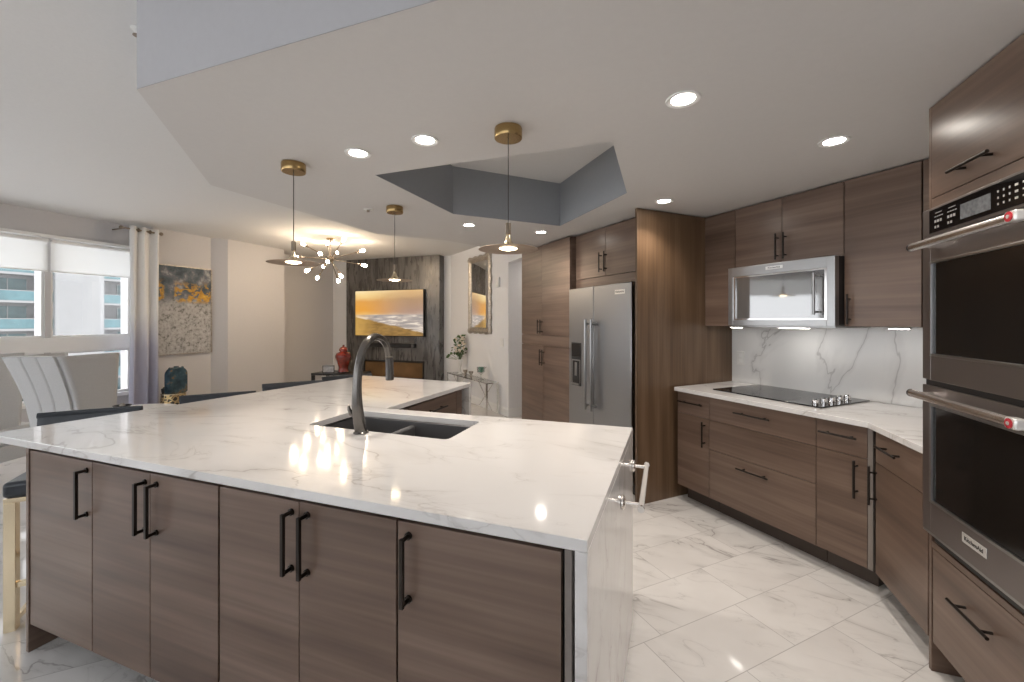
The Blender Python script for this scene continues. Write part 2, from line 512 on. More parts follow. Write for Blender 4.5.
for a, b, z0, z1 in bh:
    k += 1
    f = MB(); t = 0.05
    f.box(a, a+t, -2.83, -2.76, z0, z1); f.box(b-t, b, -2.83, -2.76, z0, z1)
    f.box(a+t, b-t, -2.83, -2.76, z0, z0+t); f.box(a+t, b-t, -2.83, -2.76, z1-t, z1)
    fo = struct(f.build(f'window_{k}', 'trim', smooth=0, bevel=0.003))
    MB().box(a+t, b-t, -2.80, -2.794, z0+t, z1-t).build('pane', 'glass', fo, smooth=0)

# baseboards
def strip(p, q, h=0.13, t=0.014, name='baseboard_back'):
    p, q = Vector(p), Vector(q); d = (q-p).normalized(); n = Vector((d.y, -d.x))
    mb = MB().prism([tuple(p), tuple(q), tuple(q+n*t), tuple(p+n*t)], 0, h-0.02)
    mb.prism([tuple(p), tuple(q), tuple(q+n*t*0.5), tuple(p+n*t*0.5)], h-0.02, h)
    return struct(mb.build(name, 'trim', smooth=0, bevel=0.002))
strip(PA, PB, name='baseboard_angled')
strip(K(-5.72, 2.60)[:2], K(-5.72, 3.90)[:2], name='baseboard_passage')
strip((-6.82, 5.72), (-6.82, 7.3), name='baseboard_side')
strip((-6.392, 4.66), (-6.41, 5.70), name='baseboard_pier')
strip((-6.55, 3.72), (-6.55, 4.48), name='baseboard_art')
strip((-6.74, -2.6), (-6.74, 3.70), name='baseboard_left')
strip((-6.80, 7.32), (-6.32, 7.32), name='baseboard_rear')

# dropped kitchen ceiling with its five-sided recess
outer = [(-1.89, 1.02), (1.66, 1.02), (1.66, 3.06)] + [K(-4.80, 3.34)[:2], K(-4.80, 2.36)[:2], (-1.93, 4.87), (-2.25, 4.10), (-2.75, 3.55), (-2.77, 1.90)]
hole = [(-1.648, 2.11), (-0.245, 2.11), (-0.25, 3.00), (-0.92, 3.83), (-1.645, 3.10)]
bm = bmesh.new()
lo = [bm.verts.new((x, y, ZS)) for x, y in outer]; li = [bm.verts.new((x, y, ZS)) for x, y in hole]
ed = [bm.edges.new((lo[i], lo[(i+1) % len(lo)])) for i in range(len(lo))] + [bm.edges.new((li[i], li[(i+1) % len(li)])) for i in range(len(li))]
bmesh.ops.triangle_fill(bm, use_beauty=True, use_dissolve=False, edges=ed)
me = bpy.data.meshes.new('ceiling_dropped'); 
bmesh.ops.recalc_face_normals(bm, faces=bm.faces)
if bm.faces[0].normal.z > 0: bmesh.ops.reverse_faces(bm, faces=bm.faces)
bm.to_mesh(me); bm.free(); me.materials.append(M['soffit'])
dc = bpy.data.objects.new('ceiling_dropped', me); COL.objects.link(dc); struct(dc)
def riser(name, poly, mat, t, closed=True):
    mb = MB(); n = len(poly)
    area = sum(poly[i][0]*poly[(i+1)%n][1]-poly[(i+1)%n][0]*poly[i][1] for i in range(n))
    sg = 1 if area > 0 else -1
    for i in range(n):
        a, b = Vector(poly[i]), Vector(poly[(i+1) % n])
        d = (b-a).normalized(); nn = Vector((-d.y, d.x))*sg*t
        a2, b2 = a-d*0.0, b+d*0.0
        mb.prism([tuple(a2), tuple(b2), tuple(b2+nn), tuple(a2+nn)], ZS+0.002, ZC)
    return struct(mb.build(name, mat, smooth=0))
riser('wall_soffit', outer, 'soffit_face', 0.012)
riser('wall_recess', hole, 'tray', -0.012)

# television wall clad in streaked dark tile
def tile_mat():
    m, nt, b = new_mat('streaked_bronze_tile')
    co = obj_coord(nt)
    n1 = noise(nt, vscale(nt, co, (16, 4, 2.2)), 1.0, 5, 0.6, 0.9)
    n2 = noise(nt, vscale(nt, co, (4, 4, 1.6)), 1.0, 3)
    t = math_n(nt, 'ADD', math_n(nt, 'MULTIPLY', n1, 0.55), math_n(nt, 'MULTIPLY', n2, 0.45))
    c0 = ramp(nt, t, [(0.33, (0.10, 0.095, 0.092)), (0.52, (0.155, 0.148, 0.142)), (0.70, (0.24, 0.23, 0.22))])
    sp = nt.nodes.new('ShaderNodeSeparateXYZ'); L(nt, co, sp.inputs[0])
    def dist(v, pitch, o):
        f = math_n(nt, 'MULTIPLY', math_n(nt, 'FRACT', math_n(nt, 'DIVIDE', math_n(nt, 'ADD', v, o), pitch)), pitch)
        return math_n(nt, 'MINIMUM', f, math_n(nt, 'SUBTRACT', pitch, f))
    d = math_n(nt, 'MINIMUM', dist(sp.outputs[0], 0.55, 20.0), dist(sp.outputs[2], 0.55, 0.19))
    g = maprange(nt, d, 0.002, 0.006, 1.0, 0.0)
    L(nt, mixc(nt, g, c0, (0.17, 0.165, 0.16)), b.inputs['Base Color'])
    L(nt, maprange(nt, n1, 0.3, 0.7, 0.20, 0.42), b.inputs['Roughness'])
    sset(b, metal=0.55)
    bp = N(nt, 'ShaderNodeBump', inp={'Strength': 0.25, 'Distance': 0.01})
    L(nt, n1, bp.inputs['Height']); L(nt, bp.outputs[0], b.inputs['Normal'])
    return m
TY = 7.14
mb = wall_boxes(MB(), 'y', TY, 7.32, -6.30, -4.085, 0, ZC-0.002, [(-5.86, -4.42, 0.28, 0.64)])
struct(mb.build('wall_television', tile_mat(), smooth=0))

# ------------------------------------------------------------------ kitchen cabinets
def bar_handle(parent, x=0, z0=0, z1=0, z=None, x0=0, x1=0, style='rod'):
    """a bar on two posts in front of the face at y = 0: upright (x, z0, z1) or level (z, x0, x1)"""
    mb = MB(); y = -0.034
    if style == 'strap':                                  # flat bar, posts at its very ends
        mb.box(x-0.0055, x+0.0055, y-0.005, y+0.005, z0, z1)
        for zz in (z0+0.006, z1-0.006): mb.cyl((x, y, zz), (x, 0.0005, zz), 0.0062, 12); mb.cyl((x, -0.006, zz), (x, 0.0005, zz), 0.011, 16)
    elif z is None:
        mb.cyl((x, y, z0), (x, y, z1), 0.006, 12)
        for zz in (z0+(z1-z0)*0.16, z1-(z1-z0)*0.16): mb.cyl((x, y, zz), (x, 0.0005, zz), 0.005, 10)
    else:
        mb.cyl((x0, y, z), (x1, y, z), 0.006, 12)
        for xx in (x0+(x1-x0)*0.18, x1-(x1-x0)*0.18): mb.cyl((xx, y, z), (xx, 0.0005, z), 0.005, 10)
    return mb.build('handle', 'handle', parent)

def cabinet(name, label, loc, rz, w, d, z0, z1, fronts, group=None, toe=0.12, toe_in=0.11, body='gap', fmat='wood', style='rod', extra=None):
    t = thing(name, label, 'cabinet', loc, rz, group)
    box('body', body, t, 0.001, w-0.001, 0.0215, d, z0, z1)
    for f in fronts:
        o = box(f[0], fmat, t, f[1]+0.0015, f[2]-0.0015, 0.0, 0.020, f[3]+0.0015, f[4]-0.0015, bevel=0.0012)
        h = f[5] if len(f) > 5 else None
        if h:
            if h[0] == 'v': bar_handle(o, x=h[1], z0=h[2], z1=h[3], style=style)
            else: bar_handle(o, z=h[1], x0=h[2], x1=h[3])
    if toe and z0 <= toe+0.01:
        box('toe_kick', 'wood_dark', t, 0.001, w-0.001, toe_in, d, 0.0, z0-0.0005)
    return t

IY = 1.0
G1 = 'cabinets under the front of the island'
ISL = [
 ('island_cabinet', 'single-door walnut island cabinet beside the gold-legged stool', -2.578, -2.131, [(-2.578, -2.131, -2.165)]),
 ('island_cabinet', 'two-door walnut island cabinet next to the single-door end cabinet', -2.129, -1.420, [(-2.129, -1.776, -1.803), (-1.776, -1.420, -1.738)]),
 ('island_cabinet', 'two-door walnut island cabinet in front of the black faucet and sink', -1.414, -0.708, [(-1.414, -1.064, -1.094), (-1.064, -0.708, -1.030)]),
 ('island_cabinet', 'wide single-door walnut island cabinet against the white waterfall slab', -0.705, -0.236, [(-0.705, -0.236, -0.668)]),
]
for nm, lb, a, b_, doors in ISL:
    fr = [('door', d0-a, d1-a, 0.12, 0.873, ('v', hx-a, 0.655, 0.842)) for d0, d1, hx in doors]
    cabinet(nm, lb, (a, IY, 0), 0, b_-a, 0.56, 0.12, 0.889, fr, G1, style='strap', toe_in=0.30)
o = box('island_end_panel', 'wood', None, 0, 0.020, 0, 0.565, 0, 0.8895); o.location = (-2.600, IY-0.004, 0)
tag(o, 'walnut end panel closing the island on the stool side, down to the floor', 'panel')
o = box('filler_strip', 'filler', None, 0, 0.018, 0, 0.56, 0, 0.889); o.location = (-0.229, IY, 0)
tag(o, 'thin grey filler strip between island door and white waterfall slab', 'filler')

# the wing of the island: cabinets that open towards the fridge
WXF = -1.555
cabinet('island_cabinet', 'narrow island cabinet behind the sink, in the inner corner of the worktop', (WXF, 2.06, 0), PI/2, 0.268, 0.60, 0.12, 0.889,
        [('door', 0.0, 0.268, 0.12, 0.873)], 'cabinets in the island wing')
cabinet('island_cabinet', 'island drawer cabinet behind the sink with a level bar handle', (WXF, 2.33, 0), PI/2, 0.655, 0.60, 0.12, 0.889,
        [('drawer', 0, 0.655, 0.60, 0.873, ('h', 0.80, 0.21, 0.45)), ('drawer', 0, 0.655, 0.12, 0.597, ('h', 0.52, 0.21, 0.45))], 'cabinets in the island wing')
cabinet('island_cabinet', 'narrow island cabinet beside the white slab at the far wing end', (WXF, 2.987, 0), PI/2, 0.095, 0.60, 0.12, 0.889,
        [('door', 0.0, 0.095, 0.12, 0.873)], 'cabinets in the island wing')
# back panel of the wing, seen from the stools
o = box('island_back_panel', 'wood', None, 0, 0.02, 0, 1.50, 0, 0.8895); o.location = (-2.18, 1.60, 0)
tag(o, 'walnut back panel of the island facing the bar stools', 'panel')

def slab(outer, holes, z0, z1):
    bm = bmesh.new()
    ed = []
    for loop in [outer]+holes:
        vs = [bm.verts.new((x, y, z1)) for x, y in loop]
        ed += [bm.edges.new((vs[i], vs[(i+1) % len(vs)])) for i in range(len(vs))]
    bmesh.ops.triangle_fill(bm, use_beauty=True, use_dissolve=False, edges=ed)
    r = bmesh.ops.extrude_face_region(bm, geom=list(bm.faces))
    for v in [g for g in r['geom'] if isinstance(g, bmesh.types.BMVert)]: v.co.z = z0
    bmesh.ops.recalc_face_normals(bm, faces=bm.faces)
    mb = MB(); bm.verts.index_update()
    mb.add([tuple(v.co) for v in bm.verts], [[v.index for v in f.verts] for f in bm.faces])
    bm.free()
    return mb
def rrect(x0, x1, y0, y1, r, n=5):
    p = []
    for cx, cy, a in ((x1-r, y1-r, 0), (x0+r, y1-r, 90), (x0+r, y0+r, 180), (x1-r, y0+r, 270)):
        for i in range(n+1):
            an = math.radians(a+90*i/n); p.append((cx+r*math.cos(an), cy+r*math.sin(an)))
    return p

ZT = 0.9215
wt = thing('island_worktop', 'white veined quartz island worktop with a waterfall end', 'worktop', (-1.5, 1.6, 0))
def loc_pts(pts): return [(x+1.5, y-1.6) for x, y in pts]
SK = (-1.655, -0.880, 1.605, 1.955)
L_out = [(-2.868, 0.978), (-0.170, 0.978), (-0.147, 2.090), (-1.530, 2.058), (-1.505, 3.156), (-2.648, 3.235)]
slab(loc_pts(L_out), [loc_pts(rrect(*SK, 0.025))], ZT-0.030, ZT).build('counter_slab', 'quartz', wt, bevel=0.002)
MB().prism(loc_pts([(-0.200, 0.978), (-0.170, 0.978), (-0.147, 2.090), (-0.177, 2.090)]), 0.0, ZT-0.0305).build('waterfall_end', 'quartz', wt, bevel=0.002)
MB().prism(loc_pts([(-1.506, 3.118), (-1.505, 3.154), (-2.20, 3.203), (-2.20, 3.167)]), 0.0, ZT-0.0305).build('waterfall_end', 'quartz', wt, bevel=0.002)

sk = thing('kitchen_sink', 'dark grey double-bowl sink set under the white island worktop', 'sink', (-1.27, 1.78, ZT-0.031))
sx0, sx1, sy0, sy1 = SK[0]+1.27-0.004, SK[1]+1.27+0.004, SK[2]-1.78-0.004, SK[3]-1.78+0.004
def bowl(x0, x1):
    mb = MB(); t = 0.010; d = 0.205
    mb.box(x0, x1, sy0, sy1, -d, -d+t)
    mb.box(x0, x0+t, sy0, sy1, -d, 0); mb.box(x1-t, x1, sy0, sy1, -d, 0)
    mb.box(x0+t, x1-t, sy0, sy0+t, -d, 0); mb.box(x0+t, x1-t, sy1-t, sy1, -d, 0)
    return mb
divx = -0.005
mb = bowl(sx0, sx1)
mb.build('basin', 'sink', sk, bevel=0.006)
MB().box(divx-0.016, divx+0.016, sy0+0.01, sy1-0.01, -0.195, -0.018).build('bowl_divider', 'sink', sk, bevel=0.012, seg=3)
for cx in (-0.20, 0.19):
    MB().lathe([(0.040, -0.1955), (0.040, -0.192), (0.030, -0.191), (0.028, -0.194)], (cx, 0.02, 0)).build('drain', 'chrome', sk)

fc = thing('kitchen_faucet', 'tall dark gunmetal gooseneck faucet standing beside the island sink', 'faucet', (-1.30, 1.567, ZT))
raw = [(0, -0.0045, .027), (-0.014, 0.055, .026), (-0.025, 0.115, .0245), (-0.027, 0.19, .0205), (-0.020, 0.27, .0190), (0.0, 0.345, .0185),
       (0.035, 0.398, .018), (0.075, 0.421, .0175), (0.115, 0.424, .0172), (0.155, 0.408, .017), (0.188, 0.375, .0168), (0.205, 0.325, .0166)]
def smooth_path(pts, n=5):
    out = []
    for i in range(len(pts)-1):
        p0 = pts[max(i-1, 0)]; p1 = pts[i]; p2 = pts[i+1]; p3 = pts[min(i+2, len(pts)-1)]
        for k_ in range(n):
            t = k_/n
            out.append(tuple(0.5*((2*p1[j])+(-p0[j]+p2[j])*t+(2*p0[j]-5*p1[j]+4*p2[j]-p3[j])*t*t+(-p0[j]+3*p1[j]-3*p2[j]+p3[j])*t**3) for j in range(len(p1))))
    out.append(tuple(pts[-1])); return out
sp = smooth_path(raw)
MB().tube([(0, p[0], p[1]+0.008) for p in sp], [p[2] for p in sp], 20).build('spout', 'dark_metal', fc)
MB().tube([(0, .206, .328), (0, .210, .30), (0, .212, .215), (0, .212, .212)], [.0182, .0195, .0205, .018], 20).build('spray_head', 'dark_metal', fc)
MB().lathe([(.034, 0), (.034, .004), (.029, .008)], (0, 0, 0.0005)).build('base_ring', 'dark_metal', fc)
MB().tube([(-0.010, -0.016, .080), (-0.030, -0.030, .092), (-0.036, -0.036, .112), (-0.037, -0.038, .128)], [.012, .011, .008, .005], 12).build('lever', 'dark_metal', fc)

tb = thing('towel_bar', 'clear acrylic towel bar mounted on the white waterfall end of the island', 'towel bar', (-0.150, 1.85, 0.748))
for yy in (-0.215, 0.215):
    xo = 0.02*yy
    p = MB().lathe([(.027, 0), (.027, .006), (.020, .012), (.010, .014)], mat=Matrix.Rotation(PI/2, 4, 'Y')).xf(Matrix.Translation((xo-0.0005, yy, 0)))
    p.build('rosette', 'satin', tb)
    MB().cyl((xo+0.012, yy, 0), (0.066, yy, 0), 0.0075, 14).build('post', 'satin', tb)
MB().cyl((0.066, -0.25, 0), (0.066, 0.25, 0), 0.0105, 18).build('rod', 'acrylic', tb)
for yy in (-0.252, 0.252): MB().cyl((0.066, yy-0.006, 0), (0.066, yy+0.006, 0), 0.013, 16).build('end_cap', 'satin', tb)

# base cabinets under the cooktop
UB = 2.635
Z2 = 0.903
G2 = 'base cabinets along the cooking wall'
v0 = -2.508
cabinet('base_cabinet', 'narrow base cabinet with drawer and door beside the tall fridge panel', K(v0, UB), KZ, 0.298, 0.66, 0.125, 0.872,
   [('drawer', 0, .298, .703, .872, ('h', .798, -2.475-v0, -2.25-v0)), ('door', 0, .298, .125, .703, ('v', -2.245-v0, .49, .68))], G2)
v0 = -2.209
cabinet('base_cabinet', 'wide three-drawer base cabinet directly under the black cooktop', K(v0, UB), KZ, .734, 0.66, 0.125, 0.872,
   [('drawer', 0, .734, .702, .872, ('h', .80, -1.985-v0, -1.735-v0)), ('drawer', 0, .734, .483, .702), ('drawer', 0, .734, .125, .483, ('h', .423, -1.965-v0, -1.745-v0))], G2)
v0 = -1.474
cabinet('base_cabinet', 'base cabinet with drawer and door just past the cooktop knobs', K(v0, UB), KZ, .252, 0.66, 0.125, 0.872,
   [('drawer', 0, .252, .702, .872, ('h', .802, .03, .215)), ('door', 0, .252, .125, .702, ('v', .205, .485, .685))], G2)
mb = MB().box(0.001, 0.024, 0.0, 0.02, 0.125, 0.872)
o = mb.build('corner_filler', 'filler', None, loc=K(-1.222, UB), rz=KZ)
tag(o, 'thin grey upright filler where the base cabinets turn the corner', 'filler')
cabinet('angled_base_cabinet', 'angled base cabinet with drawer and door next to the oven tower', (1.02, 2.698, 0), -PI/2, .470, 0.60, 0.125, 0.872,
   [('drawer', .004, .468, .702, .872, ('h', .80, .085, .275)), ('door', .004, .468, .125, .702, ('v', .018, .48, .68))], G2)

ct = thing('kitchen_worktop', 'white quartz worktop running under the cooktop and round to the oven tower', 'worktop', K(-2.0, 2.9, 0))
pts = [K(-2.515, 2.605), (0.988, 2.698), (1.012, 2.229), (1.655, 2.229), (1.655, 3.04), K(-2.548, 3.322)]
mb = MB().prism([(p[0], p[1]) for p in pts], Z2-0.030, Z2).xf(Matrix.Translation((-K(-2.0, 2.9)[0], -K(-2.0, 2.9)[1], 0)))
mb.build('counter_slab', 'quartz', ct, bevel=0.002)

mb = MB().box(0, 1.60, 0, 0.014, Z2+0.0005, 1.392)
o = struct(mb.build('wall_splashback', 'splash', None, loc=K(-2.548, 3.325), rz=KZ, smooth=0))

ck = thing('cooktop', 'black glass cooktop with a row of chrome knobs set into the white worktop', 'cooktop', K(-2.277, 2.755, Z2), KZ)
box('glass_top', 'black_glass', ck, 0, .765, 0, .535, 0.0005, 0.009, bevel=0.003)
for i in range(5):
    yy = 0.075+i*0.088
    kb = MB().lathe([(.0215, .0095), (.0215, .013), (.0185, .015), (.0185, .036), (.0165, .038), (0, .038)], (.690, yy, 0), 20).build('knob', 'chrome', ck)
    MB().box(.688, .692, yy-.016, yy+.016, .0382, .041).build('pointer', 'black', kb)
def ringm(c, r):
    mb = MB(); n = 40
    for (a, b_) in ((r, r-.002),):
        v = [(c[0]+rr*math.cos(2*PI*i/n), c[1]+rr*math.sin(2*PI*i/n), .0092) for rr in (a, b_) for i in range(n)]
        mb.add(v, [(i, (i+1) % n, n+(i+1) % n, n+i) for i in range(n)])
    return mb
burn = plain('burner_print', (0.10, 0.10, 0.10), 0.3)
for c_, r_ in (((.17, .15), .085), ((.17, .39), .105), ((.45, .15), .105), ((.45, .39), .085)):
    ringm(c_, r_).build('burner_mark', burn, ck, smooth=0)

# tall panel, fridge, cabinet over it, pantry
o = MB().box(0, 0.024, 0, 1.075, 0, 2.305).build('fridge_end_panel', 'wood_v', None, loc=K(-2.574, 2.258), rz=KZ, bevel=0.0015)
tag(o, 'tall upright-grained walnut panel between the fridge and the cooking wall', 'panel')

fr = thing('refrigerator', 'stainless side-by-side refrigerator with an ice dispenser', 'refrigerator', K(-3.585, 2.30), KZ)
box('cabinet_body', 'black', fr, 0.004, .916, 0.062, .90, 0.03, 1.735, bevel=0.004)
box('base_grille', 'black', fr, 0.01, .91, 0.07, .13, 0.004, 0.10)
dl = box('freezer_door', 'fridge', fr, 0.0, .409, 0.0, 0.058, 0.105, 1.745, bevel=0.007, seg=3)
dr = box('fridge_door', 'fridge', fr, .413, .920, 0.0, 0.058, 0.105, 1.745, bevel=0.007, seg=3)
for xx, par in ((.362, dl), (.452, dr)):
    mb = MB().cyl((xx, -0.058, 0.62), (xx, -0.058, 1.445), 0.0125, 18)
    h = mb.build('handle', 'steel', par)
    for zz in (0.66, 1.405): MB().tube([(xx, -0.058, zz), (xx, 0.003, zz)], [.010, .013], 14).build('handle_post', 'steel', h)
ds = box('dispenser', 'black', dl, .050, .215, -0.003, 0.004, 0.805, 1.220, bevel=0.002)
box('control_panel', 'black_glass', ds, .058, .207, -0.0050, -0.0031, 1.085, 1.205, bevel=0.001)
mb = MB(); mb.box(.060, .205, -0.0048, -0.0032, 1.045, 1.058); mb.box(.060, .072, -0.0048, -0.0032, .83, 1.045); mb.box(.193, .205, -0.0048, -0.0032, .83, 1.045); mb.box(.060, .205, -0.022, -0.0032, .815, .828)
mb.build('dispenser_tray', 'steel', ds)
MB().box(.115, .150, -0.009, -0.0032, .90, 1.03).build('paddle', 'steel', ds, bevel=0.002)
def nameplate(parent, x0, x1, y, z0, z1, n=9):
    p = box('badge', 'badge', parent, x0, x1, y-0.0025, y, z0, z1, bevel=0.0008)
    mb = MB(); w = (x1-x0)*0.86; s = x0+(x1-x0)*0.07; hh = (z1-z0)*0.36; zc = (z0+z1)/2
    return p
def text(parent, s, x, y, z, size, mat, name='lettering', rot=None):
    cu = bpy.data.curves.new(name, 'FONT'); cu.body = s; cu.size = size; cu.align_x = 'CENTER'; cu.align_y = 'CENTER'
    cu.extrude = 0.0004
    tmp = bpy.data.objects.new('tmp', cu); COL.objects.link(tmp)
    dg = bpy.context.evaluated_depsgraph_get(); dg.update()
    me = bpy.data.meshes.new_from_object(tmp.evaluated_get(dg))
    bpy.data.objects.remove(tmp)
    me.transform(Matrix.Translation((x, y, z)) @ (rot if rot is not None else Matrix.Rotation(PI/2, 4, 'X')))
    me.materials.clear(); me.materials.append(M[mat])
    o = bpy.data.objects.new(name, me); COL.objects.link(o); o.parent = parent
    return o
b1 = nameplate(dr, .715, .845, -0.0002, 1.655, 1.693)
text(b1, 'KitchenAid', .780, -0.0032, 1.674, 0.024, 'black')

cabinet('over_fridge_cabinet', 'two-door walnut cabinet above the stainless refrigerator', K(-3.655, 2.43), KZ, 1.078, .88, 1.760, 2.305,
   [('door', 0, .485, 1.848, 2.300, ('v', .430, 1.885, 2.07)), ('door', .485, 1.076, 1.848, 2.300, ('v', .505, 1.885, 2.07)), ('rail', 0, 1.076, 1.762, 1.846)], None, toe=0)
cabinet('pantry_cabinet', 'tall four-door walnut pantry cabinet beside the refrigerator', K(-4.770, 2.36), KZ, 1.11, .96, 0.12, 2.300,
   [('door', 0, .52, 1.268, 2.298, ('v', .472, 1.285, 1.445)), ('door', .52, 1.11, 1.268, 2.298, ('v', .535, 1.285, 1.445)),
    ('rail', 0, 1.11, 1.150, 1.266),
    ('door', 0, .55, .12, 1.148, ('v', .520, .925, 1.105)), ('door', .55, 1.11, .12, 1.148, ('v', .580, .925, 1.105))], None, body='wood')

# wall cabinets and microwave
G3 = 'wall cabinets over the cooktop'
UU = 2.99
cabinet('wall_cabinet', 'narrow walnut wall cabinet between tall panel and microwave', K(-2.547, UU), KZ, .283, .33, 1.388, 2.305, [('door', 0, .283, 1.388, 2.303)], G3, toe=0)
cabinet('wall_cabinet', 'two-door walnut wall cabinet directly above the microwave', K(-2.262, UU), KZ, .750, .33, 1.838, 2.305,
   [('door', 0, .365, 1.838, 2.303, ('v', .338, 1.865, 2.05)), ('door', .365, .750, 1.838, 2.303, ('v', .393, 1.865, 2.05))], G3, toe=0)
cabinet('wall_cabinet', 'tall wide walnut wall cabinet between microwave and oven tower', K(-1.510, UU), KZ, .50, .33, 1.395, 2.305,
   [('door', 0, .372, 1.395, 2.303, ('v', .032, 1.41, 1.595)), ('filler', .376, .50, 1.395, 2.303)], G3, toe=0)

mw = thing('microwave', 'stainless over-the-range microwave with a dark window', 'microwave', K(-2.252, 2.895), KZ)
box('case', 'black', mw, 0.002, .739, 0.045, .425, 1.405, 1.834, bevel=0.003)
mb = MB(); t0, t1, a, b_ = 1.397, 1.834, 0.040, .694
mb.box(0, a, 0, .043, t0, t1); mb.box(b_, .741, 0, .043, t0, t1); mb.box(a, b_, 0, .043, t0, 1.438); mb.box(a, b_, 0, .043, 1.765, t1)
md = mb.build('door_frame', 'steel', mw, bevel=0.002)
mb = MB(); mb.box(a, a+.016, .006, .030, 1.438, 1.765); mb.box(b_-.016, b_, .006, .030, 1.438, 1.765); mb.box(a+.016, b_-.016, .006, .030, 1.438, 1.448); mb.box(a+.016, b_-.016, .006, .030, 1.755, 1.765)
mb.build('window_bezel', 'chrome', md)
wm, wnt, wb = new_mat('mirrored_microwave_window')
wb.inputs['Base Color'].default_value = (0.30, 0.30, 0.30, 1); sset(wb, rough=0.05, metal=0.75)
box('window', wm, md, a+.016, b_-.016, .016, .026, 1.448, 1.755, bevel=0)
h = MB().cyl((.640, -0.040, 1.470), (.640, -0.040, 1.735), .0095, 16).build('handle', 'steel', mw)
for zz in (1.488, 1.717): MB().cyl((.640, -0.040, zz), (.640, 0.017, zz), .007, 12).build('handle_post', 'steel', h)
b1 = nameplate(md, .300, .420, -0.0002, 1.792, 1.815)
text(b1, 'KitchenAid', .36, -0.0032, 1.8035, 0.019, 'black')
box('bottom_tray', 'steel', mw, 0.01, .735, 0.02, .42, 1.385, 1.404, bevel=0.003)

for a_, b2, lb in ((-1.34, -1.24, 'short strip light under the tall wall cabinet by the oven tower'), (-2.40, -2.30, 'short strip light under the narrow wall cabinet by the tall panel')):
    ul = thing('strip_light', lb, 'light', K(a_, 3.12, 1.385), KZ, 'strip lights under the wall cabinets')
    zz_ = .008 if a_ > -2 else .002
    box('housing', 'trim', ul, 0, b2-a_, -.018, .018, -.010+zz_, zz_, bevel=.001)
    box('diffuser', 'strip', ul, .006, b2-a_-.006, -.012, .012, -.0125+zz_, -.0102+zz_, bevel=0)
ul = thing('hood_lamp', 'small cooktop lamp set in the underside of the microwave', 'light', K(-1.88, 3.10, 1.3845), KZ)
box('housing', 'chrome', ul, -.10, .10, -.035, .035, -.006, 0, bevel=.001)
box('lens', 'strip', ul, -.09, .09, -.027, .027, -.008, -.0062, bevel=0)

op = thing('outlet_cover', 'white socket plate on the veined splashback by the tall panel', 'outlet', K(-2.461, 3.3245, 1.111), KZ)
box('plate', 'white_plastic', op, -.036, .036, -0.006, 0, -.060, .060, bevel=0.003)
for zz in (-.024, .024):
    box('socket', 'trim', op, -.016, .016, -0.0078, -0.0058, zz-.015, zz+.015, bevel=0.003)

# oven tower
TX = 1.02
tw = cabinet('oven_tower_cabinet', 'tall walnut oven tower with one door above and one drawer below', (TX, 2.225, 0), -PI/2, .715, .63, .12, .532, 
   [('drawer', .028, .700, .125, .508, ('h', .392, .19, .40))], None, body='wood')
mb = MB().box(0.0, .018, 0.001, .63, 0.0, 2.305)
mb.build('side_panel', 'wood', tw, bevel=0.001)
MB().box(.697, .715, 0.001, .63, 0.0, 2.305).build('side_panel', 'wood', tw, bevel=0.001)
MB().box(.019, .696, .03, .63, 1.884, 2.304).build('upper_body', 'gap', tw)
o = box('door', 'wood', tw, .022, .695, 0.0, .02, 1.928, 2.303, bevel=0.0012)
bar_handle(o, z=1.985, x0=.19, x1=.40)
box('rail', 'wood', tw, .022, .695, 0.0, .02, 1.884, 1.925, bevel=0.001)
box('rail', 'wood', tw, .022, .695, 0.0, .02, .510, .534, bevel=0.001)

ov = thing('double_oven', 'black stainless double wall oven built into the walnut tower', 'oven', (0.992, 2.206, 0), -PI/2)
OW = .668
box('oven_body', 'black', ov, .012, OW-.012, 0.032, .58, .537, 1.880, bevel=0.002)
cp = box('control_panel', 'black_steel', ov, 0, OW, 0.0, 0.030, 1.766, 1.878, bevel=0.003)
g = box('touch_glass', 'black_glass', cp, .052, OW-.02, -0.003, 0.0005, 1.777, 1.868, bevel=0.001)
lcd = plain('grey_display', (0.20, 0.21, 0.22), 0.25, var=0.3, vscl=60)
box('display', lcd, g, .244, .392, -0.0042, -0.0031, 1.792, 1.845, bevel=0)
def mark(mk, x, z, w, h): mk.box(x-w/2, x+w/2, -0.0040, -0.0031, z-h/2, z+h/2)
for bx in (.095, .175):
    mk = MB()
    mark(mk, bx+.02, 1.850, .040, .0025)
    for i in range(4): mark(mk, bx+i*.014, 1.836, .010, .003)
    for i in range(3): mark(mk, bx+i*.017, 1.818, .011, .010)
    for i in range(2): mark(mk, bx+i*.017, 1.796, .009, .009)
    mk.build('key_marking', 'badge', g, smooth=0)
mk = MB()
for i in range(3):
    for j in range(3): mark(mk, .425+i*.024, 1.800+j*.020, .005, .007)
mk.build('number_key_marking', 'badge', g, smooth=0)
mk = MB()
for j in range(3): mark(mk, .500, 1.800+j*.020, .012, .007); mark(mk, .535, 1.800+j*.020, .022, .005)
mk.build('function_key_marking', 'badge', g, smooth=0)
